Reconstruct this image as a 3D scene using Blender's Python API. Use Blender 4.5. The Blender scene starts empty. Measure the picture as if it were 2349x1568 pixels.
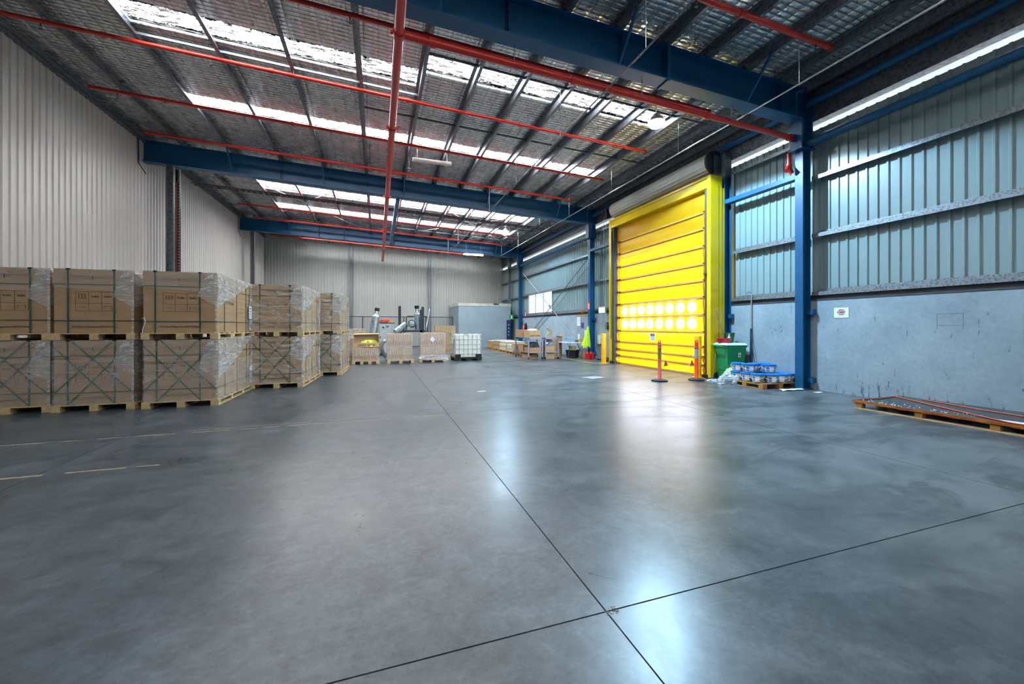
import bpy, math, random
from mathutils import Vector, Matrix
random.seed(7)
sc = bpy.context.scene
col = sc.collection

# ---------------------------------------------------------------- camera
cam_d = bpy.data.cameras.new('camera')
cam_d.sensor_fit = 'HORIZONTAL'; cam_d.sensor_width = 36.0
cam_d.lens = 36.0 * 917.5 / 2349.0
cam_d.shift_y = -(784.0 - 749.0) / 2349.0
cam_d.clip_start = 0.05; cam_d.clip_end = 300
cam = bpy.data.objects.new('camera', cam_d); col.objects.link(cam)
cam.location = (0, 0, 1.5)
YAW = math.atan(307.5 / 917.5)
cam.rotation_euler = (math.pi / 2, 0, -YAW)
sc.camera = cam

# ---------------------------------------------------------------- world, sun, exposure
world = bpy.data.worlds.new('world'); sc.world = world; world.use_nodes = True
_bg = world.node_tree.nodes['Background']
_bg.inputs[0].default_value = (0.62, 0.78, 1.0, 1); _bg.inputs[1].default_value = 4.0
sun_d = bpy.data.lights.new('sun', 'SUN'); sun_d.energy = 6.0; sun_d.angle = 0.009; sun_d.color = (1.0, 0.95, 0.86)
sun = bpy.data.objects.new('sun', sun_d); col.objects.link(sun)
sun.rotation_euler = Vector((-0.80, 0.14, -0.52)).to_track_quat('-Z', 'Y').to_euler()
SKYLIGHT = 42.0          # radiance of the daylit roof sheets
FLOOD = 2350.0            # watts of each flood lamp
sc.view_settings.view_transform = 'Standard'
sc.view_settings.look = 'None'
sc.view_settings.exposure = 0.12
sc.view_settings.gamma = 1.0
sc.view_settings.use_curve_mapping = False
cy = sc.cycles
cy.max_bounces = 6; cy.diffuse_bounces = 3; cy.glossy_bounces = 3; cy.transmission_bounces = 3; cy.transparent_max_bounces = 8
cy.caustics_reflective = False; cy.caustics_refractive = False; cy.sample_clamp_indirect = 5.0
cy.use_light_tree = False; cy.use_denoising = True; cy.use_adaptive_sampling = True; cy.adaptive_threshold = 0.09; cy.adaptive_min_samples = 16

# ---------------------------------------------------------------- mesh helpers
class MB:
    def __init__(s): s.v = []; s.f = []
    def add(s, vs, fs):
        n = len(s.v); s.v += [tuple(p) for p in vs]; s.f += [tuple(i + n for i in q) for q in fs]; return s
    def box(s, x0, x1, y0, y1, z0, z1):
        return s.add([(x0,y0,z0),(x1,y0,z0),(x1,y1,z0),(x0,y1,z0),(x0,y0,z1),(x1,y0,z1),(x1,y1,z1),(x0,y1,z1)],
                     [(0,3,2,1),(4,5,6,7),(0,1,5,4),(1,2,6,5),(2,3,7,6),(3,0,4,7)])
    def bar(s, p0, p1, w, h, up=(0,0,1)):
        p0 = Vector(p0); p1 = Vector(p1); d = (p1 - p0).normalized(); up = Vector(up)
        if abs(d.dot(up)) > 0.99: up = Vector((1,0,0))
        a = d.cross(up).normalized() * (w / 2); b = a.cross(d).normalized() * (h / 2)
        vs = [p0-a-b, p0+a-b, p0+a+b, p0-a+b, p1-a-b, p1+a-b, p1+a+b, p1-a+b]
        return s.add(vs, [(0,3,2,1),(4,5,6,7),(0,1,5,4),(1,2,6,5),(2,3,7,6),(3,0,4,7)])
    def cyl(s, p0, p1, r0, r1=None, n=12, cap=True):
        if r1 is None: r1 = r0
        p0 = Vector(p0); p1 = Vector(p1); d = (p1 - p0).normalized()
        u = Vector((1,0,0)) if abs(d.x) < 0.9 else Vector((0,1,0))
        a = d.cross(u).normalized(); b = d.cross(a).normalized()
        vs = []
        for p, r in ((p0, r0), (p1, r1)):
            for i in range(n):
                t = 2 * math.pi * i / n
                vs.append(p + a * (r * math.cos(t)) + b * (r * math.sin(t)))
        fs = [(i, (i+1) % n, n + (i+1) % n, n + i) for i in range(n)]
        if cap: fs += [tuple(reversed(range(n))), tuple(range(n, 2*n))]
        return s.add(vs, fs)
    def tube(s, pts, r, n=8):
        pts = [Vector(p) for p in pts]; rings = []
        prev = None
        for i, p in enumerate(pts):
            d = (pts[min(i+1, len(pts)-1)] - pts[max(i-1, 0)]).normalized()
            if prev is None:
                u = Vector((0,0,1)) if abs(d.z) < 0.9 else Vector((1,0,0))
                a = d.cross(u).normalized()
            else:
                a = (prev - d * prev.dot(d)).normalized()
            prev = a; b = d.cross(a)
            rr = r[i] if isinstance(r, (list, tuple)) else r
            rings.append([p + a * (rr * math.cos(2*math.pi*k/n)) + b * (rr * math.sin(2*math.pi*k/n)) for k in range(n)])
        vs = [q for R_ in rings for q in R_]; fs = []
        for i in range(len(rings) - 1):
            for k in range(n):
                fs.append((i*n+k, i*n+(k+1) % n, (i+1)*n+(k+1) % n, (i+1)*n+k))
        fs += [tuple(reversed(range(n))), tuple(range((len(rings)-1)*n, len(rings)*n))]
        return s.add(vs, fs)
    def lathe(s, prof, n=20, c=(0,0,0), sx=1.0, sy=1.0):
        vs = []; m = len(prof)
        for r, z in prof:
            for k in range(n):
                t = 2*math.pi*k/n
                vs.append((c[0] + sx*r*math.cos(t), c[1] + sy*r*math.sin(t), c[2] + z))
        fs = []
        for i in range(m-1):
            for k in range(n):
                fs.append((i*n+k, i*n+(k+1) % n, (i+1)*n+(k+1) % n, (i+1)*n+k))
        if prof[0][0] > 1e-6: fs.append(tuple(reversed(range(n))))
        if prof[-1][0] > 1e-6: fs.append(tuple(range((m-1)*n, m*n)))
        return s.add(vs, fs)
    def prism(s, poly, axis, a, b):
        n = len(poly)
        def P(q, t):
            if axis == 'z': return (q[0], q[1], t)
            if axis == 'x': return (t, q[0], q[1])
            return (q[0], t, q[1])
        vs = [P(q, a) for q in poly] + [P(q, b) for q in poly]
        fs = [(i, (i+1) % n, n+(i+1) % n, n+i) for i in range(n)] + [tuple(reversed(range(n))), tuple(range(n, 2*n))]
        return s.add(vs, fs)
    def grid(s, fn, nu, nv):
        vs = [fn(i / nu, j / nv) for j in range(nv+1) for i in range(nu+1)]
        fs = [(j*(nu+1)+i, j*(nu+1)+i+1, (j+1)*(nu+1)+i+1, (j+1)*(nu+1)+i) for j in range(nv) for i in range(nu)]
        return s.add(vs, fs)
    def mesh(s, name, mat, smooth=False):
        me = bpy.data.meshes.new(name); me.from_pydata(s.v, [], s.f); me.update()
        if mat is not None: me.materials.append(mat)
        if smooth:
            me.polygons.foreach_set('use_smooth', [True] * len(me.polygons))
            try: me.set_sharp_from_angle(angle=math.radians(40))
            except Exception: pass
        return me
    def obj(s, name, mat, parent=None, loc=(0,0,0), rz=0.0, smooth=False):
        return inst(name, s.mesh(name, mat, smooth), parent, loc, rz)

def inst(name, me, parent=None, loc=(0,0,0), rz=0.0):
    o = bpy.data.objects.new(name, me); col.objects.link(o)
    o.location = loc
    if not isinstance(rz, (int, float)): o.rotation_euler = rz
    elif rz: o.rotation_euler = (0, 0, rz)
    if parent is not None: o.parent = parent
    return o
def tag(o, label=None, cat=None, group=None, kind=None):
    if label: o['label'] = label
    if cat: o['category'] = cat
    if group: o['group'] = group
    if kind: o['kind'] = kind
    return o
def thing(name, label, cat, loc=(0,0,0), rz=0.0, group=None, kind=None):
    o = bpy.data.objects.new(name, None); col.objects.link(o)
    o.empty_display_size = 0.2; o.location = loc
    if not isinstance(rz, (int, float)): o.rotation_euler = rz
    else: o.rotation_euler = (0, 0, rz)
    return tag(o, label, cat, group, kind)
def copy_tree(o, loc, rz=0.0, label=None, parent=None):
    c = o.copy(); col.objects.link(c)
    if parent is None:
        c.location = loc; c.rotation_euler = (0, 0, rz)
        if label: c['label'] = label
    else: c.parent = parent
    for ch in list(o.children): copy_tree(ch, None, 0, None, c)
    return c
ORD = ['first','second','third','fourth','fifth','sixth','seventh','eighth','ninth','tenth','eleventh','twelfth','thirteenth','fourteenth','fifteenth','sixteenth']

_txt = {}
def text_mesh(s, size, mat, align='CENTER', bold=0.0):
    key = (s, size, mat.name, align)
    if key in _txt: return _txt[key]
    cu = bpy.data.curves.new('lettering', 'FONT'); cu.body = s; cu.size = size; cu.align_x = align; cu.align_y = 'CENTER'
    cu.resolution_u = 2; cu.extrude = 0.0008; cu.offset = bold
    o = bpy.data.objects.new('lettering', cu); col.objects.link(o)
    bpy.context.view_layer.update()
    me = bpy.data.meshes.new_from_object(o.evaluated_get(bpy.context.evaluated_depsgraph_get()))
    bpy.data.objects.remove(o); bpy.data.curves.remove(cu)
    me.materials.clear(); me.materials.append(mat)
    _txt[key] = me
    return me
def text(s, size, mat, parent, loc, face='-y', name='lettering', align='CENTER', bold=0.0, roll=0.0):
    # lettering readable from the side named by face
    rot = {'-y': (math.pi/2, roll, 0), '+x': (math.pi/2, 0, math.pi/2), '-x': (math.pi/2, 0, -math.pi/2), '+z': (0, 0, 0)}[face]
    return inst(name, text_mesh(s, size, mat, align, bold), parent, loc, rot)

# ---------------------------------------------------------------- materials
def nodes(name):
    m = bpy.data.materials.new(name); m.use_nodes = True
    nt = m.node_tree; nt.nodes.clear()
    out = nt.nodes.new('ShaderNodeOutputMaterial')
    return m, nt, out
def N(nt, t, **kw):
    n = nt.nodes.new(t)
    for k, v in kw.items():
        if k.startswith('i_'):
            key = k[2:]
            key = int(key) if key.isdigit() else key.replace('_', ' ')
            n.inputs[key].default_value = v
        else: setattr(n, k, v)
    return n
def coord(nt, world=False, scale=(1,1,1)):
    if world: src = N(nt, 'ShaderNodeNewGeometry').outputs['Position']
    else: src = N(nt, 'ShaderNodeTexCoord').outputs['Object']
    mp = N(nt, 'ShaderNodeMapping'); mp.inputs['Scale'].default_value = scale
    nt.links.new(src, mp.inputs['Vector']); return mp.outputs[0]
def noise(nt, vec, scale, detail=4, rough=0.55, dist=0.0):
    n = N(nt, 'ShaderNodeTexNoise'); n.inputs['Scale'].default_value = scale; n.inputs['Detail'].default_value = detail
    n.inputs['Roughness'].default_value = rough; n.inputs['Distortion'].default_value = dist
    nt.links.new(vec, n.inputs['Vector']); return n.outputs['Fac']
def ramp(nt, fac, stops):
    r = N(nt, 'ShaderNodeValToRGB'); e = r.color_ramp.elements
    while len(e) < len(stops): e.new(0.5)
    for k, (p, c) in enumerate(stops):
        e[k].position = p; e[k].color = (c, c, c, 1) if not isinstance(c, tuple) else (c[0], c[1], c[2], 1)
    nt.links.new(fac, r.inputs[0]); return r.outputs[0]
def math_(nt, op, a, b=None, c=None):
    m = N(nt, 'ShaderNodeMath', operation=op)
    for i, q in enumerate((a, b, c)):
        if q is None: continue
        if isinstance(q, (int, float)): m.inputs[i].default_value = q
        else: nt.links.new(q, m.inputs[i])
    return m.outputs[0]
def mixc(nt, fac, a, b, mode='MIX'):
    m = N(nt, 'ShaderNodeMix', data_type='RGBA', blend_type=mode)
    for i, q in ((0, fac), (6, a), (7, b)):
        if isinstance(q, (int, float)): m.inputs[i].default_value = q
        elif isinstance(q, tuple): m.inputs[i].default_value = (q[0], q[1], q[2], 1)
        else: nt.links.new(q, m.inputs[i])
    return m.outputs[2]
def sepxyz(nt, vec):
    s_ = N(nt, 'ShaderNodeSeparateXYZ'); nt.links.new(vec, s_.inputs[0]); return s_.outputs
def bump(nt, h, strength=0.3, dist=0.01):
    b = N(nt, 'ShaderNodeBump'); b.inputs['Strength'].default_value = strength; b.inputs['Distance'].default_value = dist
    nt.links.new(h, b.inputs['Height']); return b.outputs[0]
def principled(nt, out, color=None, rough=0.5, metal=0.0, normal=None, spec=None):
    p = N(nt, 'ShaderNodeBsdfPrincipled')
    for key, q in (('Base Color', color), ('Roughness', rough), ('Metallic', metal), ('Normal', normal), ('Specular IOR Level', spec)):
        if q is None: continue
        if isinstance(q, (int, float)): p.inputs[key].default_value = q
        elif isinstance(q, tuple): p.inputs[key].default_value = (q[0], q[1], q[2], 1)
        else: nt.links.new(q, p.inputs[key])
    nt.links.new(p.outputs[0], out.inputs[0]); return p
def sh(r, g, b):   # 0-255 display value to linear
    f = lambda c: (c/255/12.92 if c/255 <= 0.04045 else ((c/255+0.055)/1.055)**2.4)
    return (f(r), f(g), f(b))
_mc = {}
def simple(name, rgb, rough=0.5, metal=0.0, var=0.12, scale=6.0, bmp=0.0, world_=False, stretch=(1,1,1), spec=None):
    if name in _mc: return _mc[name]
    m, nt, out = nodes(name)
    c = sh(*rgb)
    v = coord(nt, world_, stretch)
    n1 = noise(nt, v, scale, 5)
    lo = tuple(x * (1 - var) for x in c); hi = tuple(min(1, x * (1 + var)) for x in c)
    cr = ramp(nt, n1, [(0.3, lo), (0.7, hi)])
    rr = math_(nt, 'MULTIPLY_ADD', n1, 0.15, rough - 0.07)
    nm = bump(nt, noise(nt, v, scale * 6, 4), bmp, 0.005) if bmp else None
    principled(nt, out, cr, rr, metal, nm, spec)
    _mc[name] = m; return m
def emit(name, rgb, strength):
    m, nt, out = nodes(name)
    e = N(nt, 'ShaderNodeEmission'); e.inputs[0].default_value = (*rgb, 1); e.inputs[1].default_value = strength
    nt.links.new(e.outputs[0], out.inputs[0]); return m

def mat_floor():
    m, nt, out = nodes('polished_concrete')
    v = coord(nt, True); vs = coord(nt, True, (1.0, 0.55, 1))
    big = noise(nt, v, 0.28, 2, 0.6); mid = noise(nt, v, 1.7, 6, 0.66, 0.4); fine = noise(nt, v, 26, 3, 0.7)
    c = ramp(nt, big, [(0.3, (0.054, 0.067, 0.079)), (0.7, (0.074, 0.090, 0.104))])
    c = mixc(nt, 0.6, c, ramp(nt, mid, [(0.25, (0.20, 0.20, 0.20)), (0.5, (0.5, 0.5, 0.5)), (0.75, (0.80, 0.80, 0.80))]), 'OVERLAY')
    mot = noise(nt, v, 5.5, 5, 0.72, 0.5)
    c = mixc(nt, 0.7, c, ramp(nt, mot, [(0.28, (0.24, 0.24, 0.24)), (0.5, (0.5, 0.5, 0.5)), (0.72, (0.74, 0.74, 0.74))]), 'OVERLAY')
    c = mixc(nt, 0.5, c, ramp(nt, fine, [(0.3, (0.30, 0.30, 0.30)), (0.7, (0.68, 0.68, 0.68))]), 'OVERLAY')
    # dark scuffed traffic patches with streaky edges, mostly in front of the right wall
    st = noise(nt, coord(nt, True, (0.55, 1.5, 1)), 0.85, 6, 0.70, 0.8)
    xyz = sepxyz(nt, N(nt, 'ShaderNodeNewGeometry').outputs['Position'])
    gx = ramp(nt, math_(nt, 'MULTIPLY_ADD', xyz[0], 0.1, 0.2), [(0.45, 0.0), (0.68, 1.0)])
    d = math_(nt, 'MULTIPLY', ramp(nt, st, [(0.49, 0.0), (0.575, 1.0)]), math_(nt, 'MULTIPLY_ADD', gx, 0.62, 0.03))
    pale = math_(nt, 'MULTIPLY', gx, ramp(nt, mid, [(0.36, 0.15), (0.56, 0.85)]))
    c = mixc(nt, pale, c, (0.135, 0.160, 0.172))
    c = mixc(nt, d, c, (0.034, 0.040, 0.046))
    # small round oil spots and pale scuffs
    vo = N(nt, 'ShaderNodeTexVoronoi'); vo.inputs['Scale'].default_value = 5.5; nt.links.new(v, vo.inputs['Vector'])
    spot = math_(nt, 'MULTIPLY', ramp(nt, vo.outputs['Distance'], [(0.04, 1.0), (0.12, 0.0)]), ramp(nt, mid, [(0.45, 0.0), (0.60, 0.5)]))
    c = mixc(nt, spot, c, (0.045, 0.048, 0.052))
    sc2 = ramp(nt, noise(nt, coord(nt, True, (0.75, 1.35, 1)), 2.6, 6, 0.74, 0.6), [(0.52, 0.0), (0.72, 0.30)])
    c = mixc(nt, sc2, c, (0.20, 0.22, 0.24))
    # hairline cracks
    vc = N(nt, 'ShaderNodeTexVoronoi', feature='DISTANCE_TO_EDGE'); vc.inputs['Scale'].default_value = 0.55
    wob = N(nt, 'ShaderNodeVectorMath', operation='ADD'); nz = N(nt, 'ShaderNodeTexNoise'); nz.inputs['Scale'].default_value = 2.5; nz.inputs['Detail'].default_value = 2
    nt.links.new(v, nz.inputs['Vector']); nt.links.new(v, wob.inputs[0]); nt.links.new(nz.outputs['Color'], wob.inputs[1]); nt.links.new(wob.outputs[0], vc.inputs['Vector'])
    ck = math_(nt, 'MULTIPLY', ramp(nt, vc.outputs['Distance'], [(0.0, 0.5), (0.004, 0.0)]), ramp(nt, big, [(0.52, 0.0), (0.58, 1.0)]))
    c = mixc(nt, ck, c, (0.03, 0.032, 0.036))
    r = math_(nt, 'MULTIPLY_ADD', mid, 0.22, 0.205)
    r = math_(nt, 'ADD', r, math_(nt, 'MULTIPLY', d, 0.06))
    principled(nt, out, c, r, 0.0, bump(nt, math_(nt, 'ADD', math_(nt, 'MULTIPLY', fine, 0.25), mid), 0.10, 0.006), 0.46)
    return m
def mat_foil():
    m, nt, out = nodes('silver_foil_insulation')
    v = coord(nt, True)
    x, y, z = sepxyz(nt, v)
    sx = math_(nt, 'POWER', math_(nt, 'ABSOLUTE', math_(nt, 'SINE', math_(nt, 'MULTIPLY', x, math.pi / 0.30))), 0.45)
    sy = math_(nt, 'POWER', math_(nt, 'ABSOLUTE', math_(nt, 'SINE', math_(nt, 'MULTIPLY', y, math.pi / 0.12))), 0.45)
    h = math_(nt, 'MULTIPLY', sx, sy)
    w = noise(nt, v, 2.4, 4, 0.65, 0.6); w2 = noise(nt, coord(nt, True, (1, 2.4, 1)), 6.0, 3, 0.6, 0.3)
    hh = math_(nt, 'ADD', math_(nt, 'MULTIPLY', h, 1.0), math_(nt, 'ADD', math_(nt, 'MULTIPLY', w, 0.8), math_(nt, 'MULTIPLY', w2, 0.6)))
    c = ramp(nt, w, [(0.3, (0.80, 0.785, 0.75)), (0.7, (0.95, 0.945, 0.93))])
    c = mixc(nt, ramp(nt, h, [(0.0, 0.8), (0.40, 0.0)]), c, (0.22, 0.22, 0.22))
    principled(nt, out, c, math_(nt, 'MULTIPLY_ADD', w, 0.18, 0.18), 0.62, bump(nt, hh, 0.85, 0.030))
    return m
def mat_skylight():
    m, nt, out = nodes('daylit_translucent_roof_sheet')
    v = coord(nt, True, (0.55, 2.6, 1))
    dirt = noise(nt, v, 5.0, 4, 0.8, 0.3)
    yy = sepxyz(nt, coord(nt, True))[1]
    near = ramp(nt, math_(nt, 'MULTIPLY', yy, 0.04), [(0.44, 0.12), (0.50, 0.03)])
    k = ramp(nt, math_(nt, 'SUBTRACT', dirt, near), [(0.375, 0.008), (0.41, 1.0)])
    gy = N(nt, 'ShaderNodeTexCoord').outputs['Generated']
    g = sepxyz(nt, gy)[1]
    ed = math_(nt, 'MINIMUM', g, math_(nt, 'SUBTRACT', 1.0, g))
    edge = ramp(nt, math_(nt, 'SUBTRACT', ed, math_(nt, 'MULTIPLY', noise(nt, coord(nt, True, (1, 0.3, 1)), 9.0, 2, 0.8), 0.34)), [(0.0, 0.012), (0.02, 1.0)])
    k = math_(nt, 'MULTIPLY', k, edge)
    x, y, z = sepxyz(nt, coord(nt, True))
    rib = ramp(nt, math_(nt, 'ABSOLUTE', math_(nt, 'SINE', math_(nt, 'MULTIPLY', y, math.pi / 0.19))), [(0.0, 0.15), (0.3, 1.0)])
    e = N(nt, 'ShaderNodeEmission'); e.inputs[0].default_value = (0.985, 0.995, 1.0, 1)
    nt.links.new(math_(nt, 'MULTIPLY', math_(nt, 'MULTIPLY', k, rib), SKYLIGHT), e.inputs[1])
    nt.links.new(e.outputs[0], out.inputs[0])
    return m
def mat_cladding(name, rgb, rough=0.35, dirt=0.25):
    m, nt, out = nodes(name)
    v = coord(nt, True)
    c0 = sh(*rgb)
    st = noise(nt, coord(nt, True, (3, 3, 0.25)), 1.6, 6, 0.6)
    c = mixc(nt, ramp(nt, st, [(0.45, 0.0), (0.75, dirt)]), c0, tuple(q * 0.62 for q in c0))
    sp = noise(nt, coord(nt, True, (6, 6, 2.0)), 1.1, 8, 0.75)
    mk = math_(nt, 'MULTIPLY', ramp(nt, sp, [(0.70, 0.0), (0.73, 1.0)]), 0.55)
    c = mixc(nt, mk, c, tuple(q * 0.35 for q in c0))
    principled(nt, out, c, rough, 0.0, bump(nt, noise(nt, v, 3, 3), 0.05, 0.01))
    return m
def mat_dado():
    m, nt, out = nodes('painted_precast_concrete')
    v = coord(nt, True)
    x, y, z = sepxyz(nt, v)
    c = ramp(nt, noise(nt, v, 1.1, 8, 0.65), [(0.3, sh(130, 150, 163)), (0.7, sh(162, 180, 190))])
    c = mixc(nt, 0.4, c, ramp(nt, noise(nt, v, 14, 6), [(0.3, (0.4, 0.4, 0.4)), (0.7, (0.58, 0.58, 0.58))]), 'OVERLAY')
    # upright black rub marks, thickest near the floor
    sv = noise(nt, coord(nt, True, (1, 9.0, 1.6)), 1.6, 5, 0.72)
    low = ramp(nt, z, [(0.06, 0.5), (0.42, 0.13), (1.0, 0.0)])
    thr = math_(nt, 'SUBTRACT', sv, math_(nt, 'MULTIPLY_ADD', low, -0.22, 0.655))
    mk = ramp(nt, thr, [(0.0, 0.0), (0.03, 0.75)])
    c = mixc(nt, mk, c, (0.05, 0.055, 0.065))
    rust = math_(nt, 'MULTIPLY', ramp(nt, noise(nt, coord(nt, True, (1, 6.0, 2.5)), 2.3, 4), [(0.68, 0.0), (0.71, 0.6)]), ramp(nt, z, [(0.2, 1.0), (0.5, 0.0)]))
    c = mixc(nt, rust, c, (0.22, 0.08, 0.05))
    principled(nt, out, c, 0.55, 0.0, bump(nt, noise(nt, v, 9, 8), 0.15, 0.01))
    return m
def mat_galv(name='galvanised_steel', base=(0.21, 0.235, 0.26), rough=0.42, metal=0.6, scale=28):
    m, nt, out = nodes(name)
    v = coord(nt, True)
    vo = N(nt, 'ShaderNodeTexVoronoi'); vo.inputs['Scale'].default_value = scale; nt.links.new(v, vo.inputs['Vector'])
    k = math_(nt, 'ADD', math_(nt, 'MULTIPLY', vo.outputs['Distance'], 0.9), math_(nt, 'MULTIPLY', noise(nt, v, scale * 0.8, 4), 0.6))
    c = ramp(nt, k, [(0.3, tuple(q * 0.55 for q in base)), (0.9, tuple(min(1, q * 1.5) for q in base))])
    principled(nt, out, c, rough, metal)
    return m
def mat_card(name='brown_cardboard', rgb=(178, 146, 110)):
    if name in _mc: return _mc[name]
    m, nt, out = nodes(name)
    c0 = sh(*rgb)
    v = coord(nt)
    st = noise(nt, coord(nt, False, (1, 1, 14)), 1.2, 5, 0.6)
    c = ramp(nt, st, [(0.3, tuple(q * 0.86 for q in c0)), (0.7, tuple(min(1, q * 1.10) for q in c0))])
    principled(nt, out, c, 0.72, 0.0, bump(nt, st, 0.10, 0.006))
    _mc[name] = m; return m
def mat_film(name='clear_stretch_film', lo=0.04, hi=0.55, scale=3.2, stretch=(1, 1, 3.0)):
    m, nt, out = nodes(name)
    n1 = noise(nt, coord(nt, False, stretch), scale, 4, 0.7, 1.6)
    n2 = noise(nt, coord(nt, False, (0.6, 0.6, 9.0)), 2.5, 2, 0.6, 0.5)
    a = math_(nt, 'ADD', ramp(nt, n1, [(0.48, lo), (0.68, hi)]), math_(nt, 'MULTIPLY', ramp(nt, n2, [(0.55, 0.0), (0.7, 0.35)]), hi))
    tr = N(nt, 'ShaderNodeBsdfTransparent')
    p = N(nt, 'ShaderNodeBsdfPrincipled'); p.inputs['Base Color'].default_value = (0.85, 0.87, 0.88, 1); p.inputs['Roughness'].default_value = 0.22
    nt.links.new(bump(nt, math_(nt, 'ADD', n1, n2), 0.6, 0.02), p.inputs['Normal'])
    mx = N(nt, 'ShaderNodeMixShader')
    nt.links.new(a, mx.inputs[0]); nt.links.new(tr.outputs[0], mx.inputs[1]); nt.links.new(p.outputs[0], mx.inputs[2]); nt.links.new(mx.outputs[0], out.inputs[0])
    return m
def mat_curtain():
    m, nt, out = nodes('yellow_vinyl_curtain')
    v = coord(nt, True)
    g = noise(nt, coord(nt, True, (1, 1.2, 3.0)), 1.4, 7, 0.65)
    c = ramp(nt, g, [(0.25, (0.84, 0.44, 0.004)), (0.55, (0.90, 0.53, 0.004)), (0.8, (0.92, 0.57, 0.006))])
    mk = ramp(nt, noise(nt, coord(nt, True, (1, 3.0, 5.0)), 2.0, 8, 0.75), [(0.66, 0.0), (0.74, 0.5)])
    c = mixc(nt, mk, c, (0.42, 0.22, 0.01))
    d = N(nt, 'ShaderNodeBsdfDiffuse'); t = N(nt, 'ShaderNodeBsdfTranslucent'); gl = N(nt, 'ShaderNodeBsdfGlossy'); gl.inputs['Roughness'].default_value = 0.35
    nt.links.new(c, d.inputs[0]); nt.links.new(c, t.inputs[0])
    mx = N(nt, 'ShaderNodeMixShader'); mx.inputs[0].default_value = 0.55
    nt.links.new(d.outputs[0], mx.inputs[1]); nt.links.new(t.outputs[0], mx.inputs[2])
    m2 = N(nt, 'ShaderNodeMixShader'); m2.inputs[0].default_value = 0.05
    nt.links.new(mx.outputs[0], m2.inputs[1]); nt.links.new(gl.outputs[0], m2.inputs[2]); nt.links.new(m2.outputs[0], out.inputs[0])
    return m
M = {}
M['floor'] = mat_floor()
M['sub'] = simple('dark_joint_filler', (38, 36, 34), 0.9)
M['foil'] = mat_foil()
M['sky'] = mat_skylight()
M['clad_left'] = mat_cladding('pale_grey_wall_sheet', (205, 203, 200), 0.42)
M['clad_back'] = mat_cladding('grey_wall_sheet', (178, 182, 180), 0.42)
M['clad_right'] = mat_cladding('grey_green_wall_sheet', (138, 160, 163), 0.30, 0.15)
M['dado'] = mat_dado()
M['galv'] = mat_galv()
M['purlin'] = mat_galv('grey_purlin_steel', (0.15, 0.165, 0.19), 0.45, 0.5, 20)
M['galv_dark'] = mat_galv('weathered_galvanised_steel', (0.13, 0.14, 0.155), 0.5, 0.45, 14)
M['blue'] = simple('blue_steel_paint', (8, 82, 126), 0.42, 0.0, 0.10, 3.0, 0.03)
M['red'] = simple('red_pipe_paint', (196, 44, 30), 0.32, 0.0, 0.08, 5.0)
M['yellow'] = simple('yellow_door_paint', (226, 196, 12), 0.30, 0.0, 0.06, 2.0)
M['ybol'] = simple('yellow_bollard_paint', (238, 176, 14), 0.40, 0.0, 0.16, 7.0)
M['curtain'] = mat_curtain()
M['tan'] = simple('tan_curtain_rib', (196, 146, 66), 0.5, 0.0, 0.12, 5.0)
M['gunmetal'] = simple('dark_grey_guide_rail', (66, 72, 80), 0.45)
M['black'] = simple('black_plastic', (22, 23, 25), 0.5)
M['steel'] = simple('bright_steel', (196, 200, 204), 0.3, 0.7, 0.08)
M['white'] = simple('white_paint', (236, 238, 240), 0.4, 0.0, 0.04)
M['paper'] = simple('white_paper', (238, 238, 236), 0.7, 0.0, 0.05)
M['vision'] = emit('sunlit_clear_window', (0.58, 0.70, 1.0), 24.0)
M['slat'] = simple('grey_shutter_slat', (196, 198, 190), 0.38, 0.1, 0.06)
M['wood'] = simple('pale_pallet_timber', (206, 178, 132), 0.75, 0.0, 0.22, 3.0, 0.15, False, (8, 1, 8))
M['wood_b'] = simple('brown_pallet_timber', (176, 128, 74), 0.75, 0.0, 0.25, 3.0, 0.15, False, (8, 1, 8))
M['card'] = mat_card()
M['card_pale'] = mat_card('pale_cardboard', (196, 166, 128))
M['film'] = mat_film()
M['film_strong'] = mat_film('cloudy_stretch_film', 0.25, 0.85, 4.0)
M['strap'] = simple('green_strap', (40, 84, 62), 0.4)
M['print'] = simple('dark_print_ink', (52, 48, 46), 0.8)
M['print_faint'] = simple('faint_print_ink', (128, 100, 72), 0.8)

# ================================================================ the setting
XL, XR = -7.65, 9.87          # left wall face, right dado face
Y0, Y1 = -13.3, 32.4          # wall behind the camera, back wall
def z_raf(x): return 6.82 - 0.0425 * x      # underside of the rafters
def z_pur(x): return 7.54 - 0.0425 * x      # top of the rafters = underside of the purlins
def z_foil(x): return 7.75 - 0.0425 * x

# floor slabs with open saw-cut joints
floor = thing('floor', 'grey polished concrete floor cut into large slabs', 'floor', kind='structure')
JX = [-7.8, -3.27, 1.14, 5.52, 10.05]
JY = [-13.4, -8.3, -3.23, 1.84, 6.91, 11.98, 17.05, 22.12, 27.19, 32.5]
for a, b in zip(JX, JX[1:]):
    for c_, d_ in zip(JY, JY[1:]):
        gy = 0.0025 if c_ > 6 else 0.0045
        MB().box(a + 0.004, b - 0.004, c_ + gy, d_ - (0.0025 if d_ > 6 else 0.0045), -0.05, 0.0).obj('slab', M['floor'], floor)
MB().box(-7.8, 10.05, -13.4, 32.5, -0.12, -0.014).obj('joint_filler', M['sub'], floor)
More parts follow.
